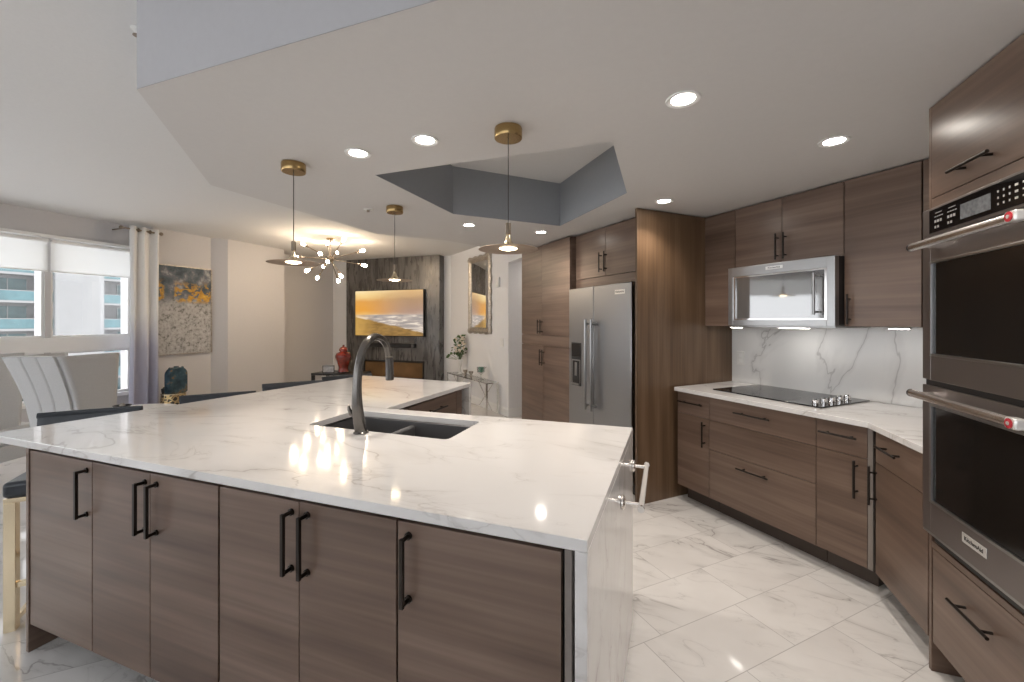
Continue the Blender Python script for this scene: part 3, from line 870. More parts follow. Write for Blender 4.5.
def oven_door(z0, z1, wz0, wz1, hz):
    mb = MB(); a, b_ = .056, OW-.056
    mb.box(0, a, 0, .030, z0, z1); mb.box(b_, OW, 0, .030, z0, z1); mb.box(a, b_, 0, .030, z0, wz0); mb.box(a, b_, 0, .030, wz1, z1)
    d = mb.build('oven_door', 'black_steel', ov, bevel=0.0015)
    mb = MB(); e = .010
    mb.box(a-.004, a+e, -.004, .012, wz0-.004, wz1+.004); mb.box(b_-e, b_+.004, -.004, .012, wz0-.004, wz1+.004)
    mb.box(a+e, b_-e, -.004, .012, wz0-.004, wz0+e*.5); mb.box(a+e, b_-e, -.004, .012, wz1-e*.5, wz1+.004)
    mb.build('window_trim', 'steel', d, bevel=0.001)
    box('oven_window', 'oven_glass', d, a+e, b_-e, .004, .014, wz0+e*.5, wz1-e*.5, bevel=0)
    x0, x1 = .052, .600
    h = MB().cyl((x0, -.056, hz), (x1, -.056, hz), .0155, 20).build('handle', 'satin', d)
    MB().cyl((x0-.010, -.056, hz), (x0, -.056, hz), .0160, 20).build('handle_end', 'handle', h)
    for xx in (x0+.035, x1-.02): MB().tube([(xx, -.056, hz), (xx, .003, hz)], [.010, .013], 14).build('handle_post', 'satin', h)
    me_ = MB().box(.574, .616, -.0745, -.044, hz-.0165, hz+.0165).build('medallion_mount', 'badge', h, bevel=.006, seg=3)
    rot = Matrix.Rotation(PI/2, 4, 'X')
    MB().lathe([(.0145, 0), (.0145, .002), (0, .003)], (.595, -.0747, hz), 24, rot).build('medallion', 'red', me_)
    MB().lathe([(.0058, 0), (.0058, .001), (0, .001)], (.595, -.0777, hz), 16, rot).build('medallion_centre', 'badge', me_)
    return d
oven_door(1.196, 1.760, 1.296, 1.662, 1.727)
d2 = oven_door(.590, 1.172, .715, 1.098, 1.139)
b1 = nameplate(d2, .250, .372, -.0005, .648, .682)
text(b1, 'KitchenAid', .311, -.0035, .665, .021, 'black')
box('vent_trim', 'steel', ov, 0, OW, .002, .030, .578, .588, bevel=.001)
box('door_gap', 'black', ov, .004, OW-.004, .010, .031, 1.173, 1.195, bevel=0)

# ------------------------------------------------------------------ ceiling lights
def pendant(loc, label, disc_dz, off=(0, 0)):
    t = thing('pendant_lamp', label, 'pendant lamp', loc, 0, 'disc pendant lamps over the island')
    MB().lathe([(.062, -.002), (.0635, -.006), (.0635, -.046), (.061, -.050), (0, -.050)], n=36).build('ceiling_rose', 'brass', t)
    z = disc_dz
    MB().cyl((0, 0, -.050), (0, 0, z+.115), .0022, 8).build('cord', 'wire', t)
    MB().lathe([(.003, z+.118), (.011, z+.115), (.0125, z+.11), (.0125, z+.065), (.010, z+.062), (.008, z+.060)], n=18).build('socket', 'nickel', t)
    MB().lathe([(.009, z+.062), (.011, z+.050), (.016, z+.032), (.026, z+.016), (.046, z+.005)], n=28).build('bell', 'gold', t, solid=.002)
    o = MB().lathe([(.044, z+.004), (.09, z+.002), (.132, z-.003), (.136, z-.006), (.132, z-.007), (.09, z-.003), (.044, z-.001)], (off[0], off[1], 0), n=48)
    v = o.v; o.build('disc_shade', 'brass' if False else M['disc'], t)
    b_ = MB().lathe([(0, z-.009), (.022, z-.008), (.038, z-.003), (.045, z+.002), (.045, z+.0035), (0, z+.0035)], n=28).build('lamp_lens', 'pend_bulb', t)
    return t
M['disc'] = plain('bronze_disc', (0.36, 0.28, 0.22), 0.5, 0.7, var=0.1)
pendant((-.675, 1.805, ZS), 'brass disc pendant lamp hanging in front of the ceiling recess', 1.762-ZS)
pendant((-1.955, 1.800, ZS), 'disc pendant lamp hanging between the window wall and the starburst chandelier', 1.760-ZS)
pendant((-1.960, 2.745, ZS), 'disc pendant lamp hanging in front of the television wall', 1.748-ZS)

def spot_lamp(loc, parent):
    ld = bpy.data.lights.new('downlight_beam', 'SPOT')
    ld.energy = DOWNLIGHT_W; ld.color = (1.0, 0.90, 0.80); ld.spot_size = math.radians(125); ld.spot_blend = 0.75; ld.shadow_soft_size = 0.04
    lo_ = bpy.data.objects.new('downlight_beam', ld); COL.objects.link(lo_)
    lo_.location = loc
    if parent is not None: lo_.parent = parent
DL = [((.065, 1.806), 'round recessed downlight closest to the front edge of the dropped ceiling'),
      ((.775, 2.480), 'round recessed downlight above the worktop side, near the oven tower'),
      ((-1.100, 1.785), 'round recessed downlight between the front pendant and its neighbouring downlight'),
      ((-1.516, 1.803), 'round recessed downlight beside the far pendant rose'),
      ((-1.695, 3.504), 'small-looking recessed downlight behind the ceiling recess, near the television'),
      ((-1.159, 4.024), 'recessed downlight behind the ceiling recess, in front of the pantry'),
      ((.70, 1.35), 'recessed downlight just above and before the oven tower door'),
      ((-.011, 3.293), 'recessed downlight close to the tall walnut fridge panel')]
for (x, y), lb in DL:
    t = thing('recessed_downlight', lb, 'downlight', (x, y, ZS), 0, 'recessed downlights in the kitchen ceiling')
    MB().lathe([(.043, -.001), (.056, -.006), (.064, -.006), (.066, -.0008)], n=36).build('trim_ring', 'trim', t)
    MB().lathe([(.0435, -.0012), (.0435, -.0030), (0, -.0034)], n=32).build('lens', 'lens', t)
    spot_lamp((0, 0, -.012), t)
pos = K(-5.30, 3.25)  # out-of-view downlight, added to brighten the dark passage
t = thing('recessed_downlight', 'unseen downlight added to brighten the passage behind the pantry', 'downlight', (pos[0], pos[1], ZC))
MB().lathe([(.043, -.001), (.056, -.006), (.064, -.006), (.066, -.0008)], n=36).build('trim_ring', 'trim', t)
MB().lathe([(.0435, -.0012), (.0435, -.0030), (0, -.0034)], n=32).build('lens', 'lens', t)
spot_lamp((0, 0, -.012), t)
sd = thing('fire_sprinkler', 'small round sprinkler cover on the dropped ceiling beside a brass pendant rose', 'sprinkler', (-2.20, 2.735, ZS))
MB().lathe([(.036, -.0005), (.036, -.004), (.022, -.009), (0, -.009)], n=24).build('cover', 'white_plastic', sd)
MB().lathe([(.012, -.0092), (.010, -.020), (.014, -.022), (0, -.023)], n=14).build('nozzle', 'nickel', sd)
sd = thing('ceiling_sensor', 'tiny metal sprinkler head on the high ceiling beside the soffit corner', 'sprinkler', (-2.165, 1.17, ZC))
MB().lathe([(.024, -.0005), (.022, -.006), (.010, -.008), (.010, -.028), (0, -.028)], n=18).build('cover', 'white_plastic', sd)
MB().lathe([(.016, -.0285), (.016, -.032), (0, -.032)], n=14).build('deflector', 'nickel', sd)

# starburst chandelier
CX = Vector((-4.859, 5.163, 0))
ch = thing('starburst_chandelier', 'brass starburst chandelier with bare glowing bulbs', 'chandelier', (CX.x, CX.y, ZC))
HZ = -.318
MB().lathe([(.060, -.0005), (.060, -.018), (.02, -.024), (0, -.024)], n=24).build('ceiling_rose', 'brass', ch)
MB().cyl((0, 0, -.022), (0, 0, HZ), .007, 10).build('stem', 'nickel', ch)
MB().sphere((0, 0, HZ), .050, 20, 14).build('hub', 'nickel', ch)
ex, ey = Vector((math.cos(math.radians(20)), math.sin(math.radians(20)), 0)), Vector((-math.sin(math.radians(20)), math.cos(math.radians(20)), 0))
ARM = [(-.472, .247, .10), (-.21, .30, .36), (.33, .24, -.32), (.40, .17, .26), (-.40, -.01, -.32), (-.30, -.06, .42), (-.33, -.26, .28), (-.15, -.232, -.44),
       (-.056, -.293, .42), (.284, -.293, -.30), (.423, -.062, .28), (.07, .0, -.50), (.161, -.108, -.47), (-.10, .17, .47)]
for dx, dz, dy in ARM:
    d = ex*dx+ey*dy+Vector((0, 0, dz)); LN = d.length-.05; d.normalize(); c0 = Vector((0, 0, HZ))
    a = MB().cyl(c0+d*.045, c0+d*(LN-.04), .0062, 8).build('arm', 'nickel', ch)
    MB().tube([c0+d*(LN-.055), c0+d*LN], [.0145, .0145], 12).build('socket', 'nickel', a)
    m4 = d.to_track_quat('Z', 'Y').to_matrix().to_4x4(); m4.translation = c0+d*LN
    MB().lathe([(.010, 0), (.012, .010), (.021, .038), (.025, .056), (.021, .078), (.009, .090), (0, .092)], n=14).xf(m4).build('bulb', 'bulb', a)

# ------------------------------------------------------------------ television wall
def tv_mat():
    m, nt, b = new_mat('beach_sunset_screen')
    co = obj_coord(nt)
    sp = nt.nodes.new('ShaderNodeSeparateXYZ'); L(nt, co, sp.inputs[0])
    X = math_n(nt, 'DIVIDE', sp.outputs[0], 1.60); Z = math_n(nt, 'DIVIDE', sp.outputs[2], 0.90)
    cl = noise(nt, vscale(nt, co, (1.2, 1, 7.0)), 1.6, 4)
    zz = math_n(nt, 'ADD', Z, math_n(nt, 'MULTIPLY', math_n(nt, 'SUBTRACT', cl, 0.5), 0.16))
    warm = ramp(nt, zz, [(0.42, (0.85, 0.55, 0.20)), (0.55, (0.80, 0.36, 0.05)), (0.75, (0.75, 0.36, 0.08)), (0.92, (0.92, 0.66, 0.28)), (1.0, (0.95, 0.75, 0.42))])
    cool = ramp(nt, zz, [(0.42, (0.55, 0.42, 0.34)), (0.55, (0.42, 0.27, 0.20)), (0.8, (0.44, 0.27, 0.15)), (1.0, (0.75, 0.48, 0.22))])
    sky = mixc(nt, maprange(nt, X, 0.05, 0.85), warm, cool)
    wv = noise(nt, vscale(nt, co, (2.0, 1, 16.0)), 1.5, 4, .6, .6)
    sea = ramp(nt, wv, [(0.35, (0.30, 0.28, 0.27)), (0.5, (0.45, 0.38, 0.34)), (0.62, (0.85, 0.74, 0.62))])
    sandn = noise(nt, vscale(nt, co, (4, 1, 14)), 1.5, 4)
    sand = ramp(nt, sandn, [(0.3, (0.20, 0.11, 0.03)), (0.7, (0.40, 0.23, 0.07))])
    shore = math_n(nt, 'SUBTRACT', math_n(nt, 'SUBTRACT', 0.42, math_n(nt, 'MULTIPLY', X, 0.34)), math_n(nt, 'MULTIPLY', math_n(nt, 'SUBTRACT', wv, .5), .10))
    low = mixc(nt, maprange(nt, math_n(nt, 'SUBTRACT', Z, shore), -.015, .015), sand, sea)
    low = mixc(nt, maprange(nt, X, 0.0, 0.35, 0.45, 0.0), low, (0.85, 0.50, 0.12))
    img = mixc(nt, maprange(nt, Z, 0.455, 0.475), low, sky)
    b.inputs['Base Color'].default_value = (0.01, 0.01, 0.01, 1)
    L(nt, img, b.inputs['Emission Color'])
    sset(b, emit=0.40, rough=0.15)
    return m
tv = thing('television', 'wall-mounted flat television showing a golden beach sunset', 'television', (-6.0, TY, 1.138))
box('casing', 'black', tv, -.010, 1.612, -.075, -.003, -.012, .914, bevel=.004)
box('screen', tv_mat(), tv, 0, 1.602, -.0775, -.0752, 0, .902, bevel=0)
sb = thing('soundbar', 'long black soundbar mounted under the television', 'soundbar', (-5.66, TY, .905))
box('bar_body', 'black', sb, 0, 1.06, -.085, -.002, 0, .082, bevel=.010, seg=3)
box('end_trim', 'dark_metal', sb, 1.0, 1.058, -.0865, -.0852, .008, .074, bevel=0)
fp = thing('fireplace_insert', 'low bronze-glass fireplace insert set into the dark tiled wall', 'fireplace', (-5.86, TY, .28))
mb = MB(); mb.box(.003, .03, -.012, .12, .003, .357); mb.box(1.41, 1.437, -.012, .12, .003, .357); mb.box(.03, 1.41, -.012, .12, .003, .025); mb.box(.03, 1.41, -.012, .12, .330, .357)
mb.build('frame', 'black', fp, bevel=.002)
box('glass_front', 'fire_glass', fp, .030, 1.410, .010, .020, .025, .330, bevel=0)
box('hearth_bed', 'gap', fp, .030, 1.410, .03, .15, .003, .05, bevel=0)

# mirror, console and its ornaments at the angled wall
ANG = math.atan2(dw.y, dw.x)
def W(s, d, z=0.0):
    """s along the angled wall measured back from its free end, d out into the room"""
    p = PB+dw*s-nw*d
    return (p.x, p.y, z)
mr = thing('wall_mirror', 'tall rectangular mirror in a rippled silver frame on the angled white wall', 'mirror', W(-1.365, 0.0, 1.225), ANG)
mw_, mh_ = .835, 1.300
def ripple_bar(p0, p1, wdt, inward):
    p0, p1 = Vector(p0), Vector(p1); d = p1-p0; n = 26; v = []; f = []
    for i in range(n+1):
        t = i/n; c = p0+d*t; wob = .011*math.sin(t*d.length*30)
        pr = [(-wob-.002, .0), (-wob-.004, -.03), (wdt*.35, -.048), (wdt*.7, -.040), (wdt, -.020), (wdt, 0)]
        for a_, y_ in pr: v.append((c.x+inward[0]*a_, y_-.001, c.z+inward[1]*a_))
    m_ = 6
    for i in range(n):
        for k_ in range(m_): f.append((i*m_+k_, i*m_+(k_+1) % m_, (i+1)*m_+(k_+1) % m_, (i+1)*m_+k_))
    f.append(tuple(range(m_))); f.append(tuple(range(n*m_, n*m_+m_)))
    return v, f
mb = MB()
for p0, p1, inw in (((0, 0, 0), (mw_, 0, 0), (0, 1)), ((0, 0, mh_), (mw_, 0, mh_), (0, -1)), ((0, 0, 0), (0, 0, mh_), (1, 0)), ((mw_, 0, 0), (mw_, 0, mh_), (-1, 0))):
    mb.add(*ripple_bar(p0, p1, .095, inw))
mb.build('frame', 'silver_leaf', mr)
box('mirror_glass', 'mirror', mr, .080, mw_-.080, -.016, -.008, .080, mh_-.080, bevel=0)

cn = thing('console_table', 'low chrome console table with crossed bars along the angled white wall', 'table', W(-1.83, .245, 0), ANG)
CL, CD, CZ = 1.585, .22, .49
for x, y in ((.012, .012), (CL-.012, .012), (.012, CD-.012), (CL-.012, CD-.012)):
    MB().box(x-.012, x+.012, y-.012, y+.012, 0, CZ-.016).build('leg', 'chrome', cn, bevel=.001)
mb = MB()
mb.box(0, CL, 0, .024, CZ-.016, CZ-.006); mb.box(0, CL, CD-.024, CD, CZ-.016, CZ-.006); mb.box(0, .024, .024, CD-.024, CZ-.016, CZ-.006); mb.box(CL-.024, CL, .024, CD-.024, CZ-.016, CZ-.006)
mb.build('frame', 'chrome', cn, bevel=.001)
box('glass_top', M['clear'], cn, 0, CL, 0, CD, CZ-.0055, CZ, bevel=.001)
for x0, x1 in ((CL-.50, CL-.03), (.03, .50)):
    MB().cyl((x0, CD/2, CZ-.03), (x1, CD/2, .06), .008, 10).build('cross_bar', 'chrome', cn)
    MB().cyl((x0, CD/2+.018, .06), (x1, CD/2+.018, CZ-.03), .008, 10).build('cross_bar', 'chrome', cn)

vs = thing('flower_vase', 'slim white vase of cream flowers and greenery on the console', 'vase', W(-1.50, .135, CZ+.001))
MB().lathe([(.040, 0), (.040, .006), (.018, .03), (.022, .10), (.040, .19), (.056, .26), (.053, .26), (.036, .19), (.016, .10), (0, .04)], n=24).build('vase_body', 'white_plastic', vs)
rnd = random.Random(3)
lf = MB(); stm = MB(); fl = []
for i in range(95):
    u_ = rnd.random(); a = rnd.uniform(0, 2*PI); r = .17*math.sqrt(rnd.random()); z = .30+rnd.random()*.38
    r *= 0.55+0.45*math.sin((z-.25)/.45*PI)
    c = Vector((r*math.cos(a)*.85+.03*(z-.3), r*math.sin(a)*.6, z))
    d = Vector((rnd.uniform(-1, 1), rnd.uniform(-1, 1), rnd.uniform(-.2, 1))).normalized()
    s = d.orthogonal().normalized(); l, w_ = rnd.uniform(.04, .075), rnd.uniform(.014, .026)
    n_ = d.cross(s)*.006
    lf.add([c, c+d*l*.5+s*w_+n_, c+d*l, c+d*l*.5-s*w_+n_, c+d*l*.5-n_], [(0, 1, 4), (1, 2, 4), (2, 3, 4), (3, 0, 4)])
    if i % 4 == 0: stm.cyl((0, 0, .22), c, .003, 5)
for x, y, z in ((-.21, .0, .30), (-.17, .02, .335), (-.23, -.01, .275)):
    c = Vector((x, y, z)); lf.add([c, c+Vector((.02, .015, .03)), c+Vector((-.03, .005, .05)), c+Vector((-.035, -.02, .0))], [(0, 1, 2), (0, 2, 3)])
    stm.cyl((0, 0, .24), c, .003, 5)
lf.build('foliage', 'leaf', vs, smooth=0); stm.build('stem', 'leaf', vs)
for i in range(17):
    a = rnd.uniform(0, 2*PI); z = .34+.34*rnd.random(); r = .14*rnd.random()**.5
    MB().sphere((r*math.cos(a)+.03*(z-.3), r*math.sin(a)*.6-.03, z), rnd.uniform(.020, .034), 10, 7, (1, 1, .75)).build('flower', 'petal', vs)
gb = thing('candle_goblet', 'clear footed goblet holding green glass on the console end', 'candle holder', W(-.66, .13, CZ+.001))
MB().lathe([(.05, 0), (.05, .006), (.012, .02), (.010, .07), (.03, .095), (.062, .12), (.068, .20), (.066, .20), (.058, .125), (0, .105)], n=24).build('goblet', 'clear', gb)
MB().lathe([(.040, .118), (.048, .13), (.050, .195), (.046, .195), (.040, .135), (0, .13)], n=20).build('cup', 'green_glass', gb)
MB().cyl((.055, 0, .17), (.095, 0, .205), .006, 8).build('ear', 'silver_leaf', gb)
for i, (s, lb) in enumerate(((-1.30, 'dark metal votive cup beside the flower vase on the console'), (-1.06, 'dark metal votive cup between the other cup and the green goblet'))):
    t = thing('votive_cup', lb, 'candle holder', W(s, .12, CZ+.001), 0, 'votive cups on the console')
    MB().lathe([(.024, 0), (.026, .004), (.010, .018), (.014, .03), (.036, .06), (.040, .09), (.036, .09), (.030, .062), (0, .045)], n=18).build('cup', 'silver_leaf', t)
    MB().lathe([(.026, .0605), (.026, .080), (0, .082)], n=14).build('candle', 'trim', t)
t = thing('wall_chime', 'small white box high on the angled wall beside the mirror', 'chime', W(-.30, 0, 2.03), ANG)
box('cover', 'white_plastic', t, -.05, .05, -.032, -.001, -.075, .075, bevel=.006)
box('grille', 'trim', t, -.035, .035, -.034, -.0322, -.04, .04, bevel=.002)
t = thing('light_switch', 'white light switch plate on the angled wall near the passage', 'switch', W(-.20, 0, 1.10), ANG)
box('plate', 'white_plastic', t, -.058, .058, -.007, -.001, -.060, .060, bevel=.003)
for xx in (-.024, .024): box('rocker', 'trim', t, xx-.016, xx+.016, -.0105, -.0072, -.033, .033, bevel=.002)

# black side table with the red jar
st = thing('side_table', 'low black side table carrying the red jar by the television wall', 'table', (-5.15, 5.72, 0), .15)
TZ = .565
box('table_top', 'black', st, -.42, .42, -.22, .22, TZ-.035, TZ, bevel=.004)
for x in (-.395, .395):
    for y in (-.195, .195): box('leg', 'black', st, x-.022, x+.022, y-.022, y+.022, 0, TZ-.0355, bevel=.002)
mb = MB().box(-.372, .372, -.205, -.190, .10, .13).box(-.372, .372, .190, .205, .10, .13)
mb.build('stretcher', 'black', st)
jr = thing('ginger_jar', 'shiny red lidded ginger jar on the black side table', 'jar', (-5.09, 5.70, TZ+.001))
MB().lathe([(.085, 0), (.092, .01), (.080, .05), (.078, .09), (.100, .17), (.128, .24), (.132, .28), (.112, .325), (.068, .345), (.062, .352), (.062, .362), (0, .362)], n=32).build('jar_body', 'red_lacquer', jr)
ld_ = MB().lathe([(.070, .363), (.072, .375), (.070, .395), (.045, .425), (.014, .437), (.012, .442), (.018, .452), (.012, .463), (0, .466)], n=28).build('lid', 'red_lacquer', jr)
MB().lathe([(.0875, -.0005), (.098, .004), (.098, .014), (.0945, .016)], n=30).build('foot_ring', 'black', jr)
pf = thing('photo_frame', 'small silver photo frame leaning in front of the red jar', 'photo frame', (-5.265, 5.545, TZ+.001), .5)
mb = MB(); w_, h_, e = .19, .125, .014
mb.box(-w_/2, -w_/2+e, 0, .012, 0, h_); mb.box(w_/2-e, w_/2, 0, .012, 0, h_); mb.box(-w_/2+e, w_/2-e, 0, .012, 0, e); mb.box(-w_/2+e, w_/2-e, 0, .012, h_-e, h_)
mb.build('frame', 'dark_metal', pf, bevel=.001)
box('picture', plain('pale_photo_print', (.45, .45, .47), .3, var=.25, vscl=30), pf, -w_/2+e, w_/2-e, .003, .008, e, h_-e, bevel=0)
MB().add([(-.01, .012, .09), (.01, .012, .09), (.01, .06, 0), (-.01, .06, 0), (-.01, .015, .09), (.01, .015, .09), (.01, .064, 0), (-.01, .064, 0)],
         [(0, 1, 2, 3), (4, 7, 6, 5), (0, 4, 5, 1), (2, 6, 7, 3), (0, 3, 7, 4), (1, 5, 6, 2)]).build('easel_leg', 'black', pf)

# ------------------------------------------------------------------ window end of the room
# roller blinds
k = 0
BL = ['', '', 'pale translucent roller blind over the window light behind the wing chairs', 'pale translucent roller blind over the window light beside the curtain']
bm_, bnt, bb = new_mat('translucent_blind')
bb.inputs['Base Color'].default_value = (0.86, 0.86, 0.85, 1); sset(bb, rough=.9)
tl = N(bnt, 'ShaderNodeBsdfTranslucent'); tl.inputs[0].default_value = (0.9, 0.9, 0.89, 1)
tp = N(bnt, 'ShaderNodeBsdfTransparent')
mx = bnt.nodes.new('ShaderNodeMixShader'); mx.inputs[0].default_value = .55
L(bnt, bb.outputs[0], mx.inputs[1]); L(bnt, tl.outputs[0], mx.inputs[2])
mx2 = bnt.nodes.new('ShaderNodeMixShader'); mx2.inputs[0].default_value = .12
L(bnt, mx.outputs[0], mx2.inputs[1]); L(bnt, tp.outputs[0], mx2.inputs[2])
L(bnt, mx2.outputs[0], bnt.nodes['Material Output'].inputs[0])
for (a, b_), lb in list(zip(win_y, BL))[2:]:
    a, b_ = a-.022, b_+.022
    t = thing('roller_blind', lb, 'blind', (WX+.030, a, 2.0), 0, 'roller blinds on the window wall')
    box('fabric', bm_, t, -.0015, .0015, .01, b_-a-.01, .012, .352, bevel=0)
    MB().cyl((0, .01, .362), (0, b_-a-.01, .362), .022, 16).build('roller', 'trim', t)
    box('hem_bar', 'trim', t, -.006, .006, .01, b_-a-.01, 0, .013, bevel=.002)

# curtain on its rod
rod = thing('curtain_rod', 'short dark metal curtain rod with knob ends above the window', 'curtain rod', (-6.46, 3.34, 2.615))
MB().cyl((0, 0, 0), (0, .41, 0), .011, 14).build('rod', 'nickel', rod)
for y in (-.02, .43): MB().sphere((0, y, 0), .024, 14, 10).build('finial', 'nickel', rod)
for y in (.03, .35): MB().cyl((0, y, 0), (-.278, y, 0), .008, 10).build('bracket', 'nickel', rod)
cm, cnt, cb = new_mat('white_to_lilac_curtain')
co = obj_coord(cnt); s_ = cnt.nodes.new('ShaderNodeSeparateXYZ'); L(cnt, co, s_.inputs[0])
zz = math_n(cnt, 'ADD', s_.outputs[2], math_n(cnt, 'MULTIPLY', noise(cnt, vscale(cnt, co, (3, 30, 2)), 1, 3), .25))
L(cnt, ramp(cnt, math_n(cnt, 'DIVIDE', zz, 2.6), [(.20, (.46, .46, .58)), (.46, (.52, .52, .62)), (.64, (.86, .855, .85)), (1, (.86, .855, .845))]), cb.inputs['Base Color'])
sset(cb, rough=.9)
def cf(u, v):
    z = 2.66-2.64*v
    y = .015+.335*u
    am = .034+.008*v
    x = am*math.sin(u*2*PI*2.5)+.006*math.sin(u*31+v*5)
    return (x, y+.01*math.sin(v*4+u*9), z)
cu = MB().grid(cf, 84, 24).build('curtain', cm, None, loc=(-6.46, 3.39, 0), solid=.003, smooth=80)
tag(cu, 'long white curtain fading to lilac beside the window', 'curtain')
for kk in range(5):
    u = (kk+.5)/5
    MB().lathe([(.020, -.002), (.026, -.003), (.026, .003), (.020, .002)], (0, .015+.335*u, 2.615), 16, Matrix.Rotation(PI/2, 4, 'X') @ Matrix.Identity(4)).build('eyelet', 'nickel', cu)

# abstract painting
def art_mat():
    m, nt, b = new_mat('abstract_canvas')
    co = obj_coord(nt)
    sp = nt.nodes.new('ShaderNodeSeparateXYZ'); L(nt, co, sp.inputs[0])
    Z = math_n(nt, 'DIVIDE', sp.outputs[2], 1.26); Y = math_n(nt, 'DIVIDE', sp.outputs[1], .75)
    n1 = noise(nt, co, 5.0, 5, .65); n2 = noise(nt, co, 22.0, 4, .7); n3 = noise(nt, vscale(nt, co, (1, 14, 6)), 1.6, 4, .7)
    zz = math_n(nt, 'ADD', Z, math_n(nt, 'MULTIPLY', math_n(nt, 'SUBTRACT', n1, .5), .35))
    lowc = ramp(nt, n2, [(.35, (.16, .155, .14)), (.47, (.42, .41, .40)), (.7, (.58, .575, .57))])
    up = ramp(nt, n1, [(.34, (.025, .040, .055)), (.47, (.07, .10, .12)), (.56, (.14, .15, .18)), (.68, (.42, .43, .42))])
    c = mixc(nt, maprange(nt, zz, .52, .70), lowc, up)
    band = math_n(nt, 'MULTIPLY', maprange(nt, Z, .56, .63), maprange(nt, Z, .72, .86, 1, 0))
    n4 = noise(nt, vscale(nt, co, (1, 1, 1.3)), 11.0, 3, .55, .5)
    g = math_n(nt, 'MULTIPLY', band, maprange(nt, n4, .46, .56))
    g = math_n(nt, 'MULTIPLY', g, maprange(nt, math_n(nt, 'ABSOLUTE', math_n(nt, 'SUBTRACT', Y, .22)), .06, .12))
    gold = ramp(nt, n2, [(.3, (.40, .18, .02)), (.7, (.75, .45, .05))])
    L(nt, mixc(nt, g, c, gold), b.inputs['Base Color'])
    bp = N(nt, 'ShaderNodeBump', inp={'Strength': .4, 'Distance': .01}); L(nt, n2, bp.inputs['Height']); L(nt, bp.outputs[0], b.inputs['Normal'])
    sset(b, rough=.6)
    return m
pt = thing('wall_painting', 'framed abstract painting in teal, gold and speckled grey beside the curtain', 'painting', (-6.55, 3.74, .955))
box('canvas', art_mat(), pt, .004, .030, .012, .738, .012, 1.248, bevel=0)
mb = MB(); mb.box(.001, .042, 0, .011, 0, 1.26); mb.box(.001, .042, .739, .75, 0, 1.26); mb.box(.001, .042, .011, .739, 0, .011); mb.box(.001, .042, .011, .739, 1.249, 1.26)
mb.build('frame', 'silver_leaf', pt, bevel=.001)

# gold garden stool with the blue vase
dm, dnt, db = new_mat('gold_lattice')
co = obj_coord(dnt)
vo = dnt.nodes.new('ShaderNodeTexVoronoi'); vo.feature = 'DISTANCE_TO_EDGE'; vo.inputs['Scale'].default_value = 22; L(dnt, co, vo.inputs['Vector'])
hol = maprange(dnt, vo.outputs['Distance'], .10, .16)
L(dnt, mixc(dnt, hol, (.78, .60, .32), (.05, .035, .02)), db.inputs['Base Color'])
L(dnt, math_n(dnt, 'SUBTRACT', 1.0, hol), db.inputs['Metallic']); sset(db, rough=.3)
gs = thing('garden_stool', 'round gold lattice garden stool under the painting', 'stool', (-6.266, 3.806, 0))
MB().lathe([(.125, 0), (.135, .01), (.145, .12), (.150, .225), (.145, .33), (.135, .44), (.130, .445)], n=36).build('lattice_drum', dm, gs)
MB().lathe([(.139, .4455), (.141, .450), (.139, .457), (0, .457)], n=36).build('seat_top', 'gold', gs)
MB().lathe([(.0, .0), (.130, .0), (.137, .008), (.130, -.0)], n=8) 
vm, vnt, vb = new_mat('blue_bronze_glaze')
co = obj_coord(vnt); s_ = vnt.nodes.new('ShaderNodeSeparateXYZ'); L(vnt, co, s_.inputs[0])
n_ = noise(vnt, co, 9, 4, .6)
L(vnt, mixc(vnt, maprange(vnt, n_, .56, .66), ramp(vnt, n_, [(.3, (.008, .022, .036)), (.55, (.035, .08, .11)), (.7, (.12, .19, .21))]), (.16, .10, .045)), vb.inputs['Base Color'])
sset(vb, rough=.18)
bv = thing('flask_vase', 'flat arched blue glazed vase on the gold garden stool', 'vase', (-6.246, 3.826, .458), .3+PI/2-.2)
def arch(w, h, r): 
    p = [(-w, 0), (w, 0)]
    for i in range(9): a = PI/2*i/8; p.append((w-r+r*math.cos(a), h-r+r*math.sin(a)))
    for i in range(9): a = PI/2+PI/2*i/8; p.append((-w+r+r*math.cos(a), h-r+r*math.sin(a)))
    return p
mb = MB().prism(arch(.125, .345, .10), -.05, .05).xf(Matrix.Rotation(PI/2, 4, 'X'))
mb.build('vase_body', vm, bv, bevel=.016, seg=4)
MB().lathe([(.030, .3455), (.026, .352), (.032, .358), (.026, .358), (.018, .350), (0, .349)], n=18).build('rim', vm, bv)
for x in (-.085, .085): MB().sphere((x, 0, .335), .016, 10, 8).build('lug', vm, bv)
bc = thing('black_cup', 'tiny black cup beside the blue vase on the gold stool', 'cup', (-6.351, 3.741, .458))
MB().lathe([(.022, 0), (.027, .006), (.034, .05), (.034, .06), (.030, .06), (.022, .012), (0, .01)], n=18).build('cup_body', 'black', bc)
MB().lathe([(.028, .0605), (.014, .068), (.008, .08), (0, .082)], n=14).build('lid', 'black', bc)

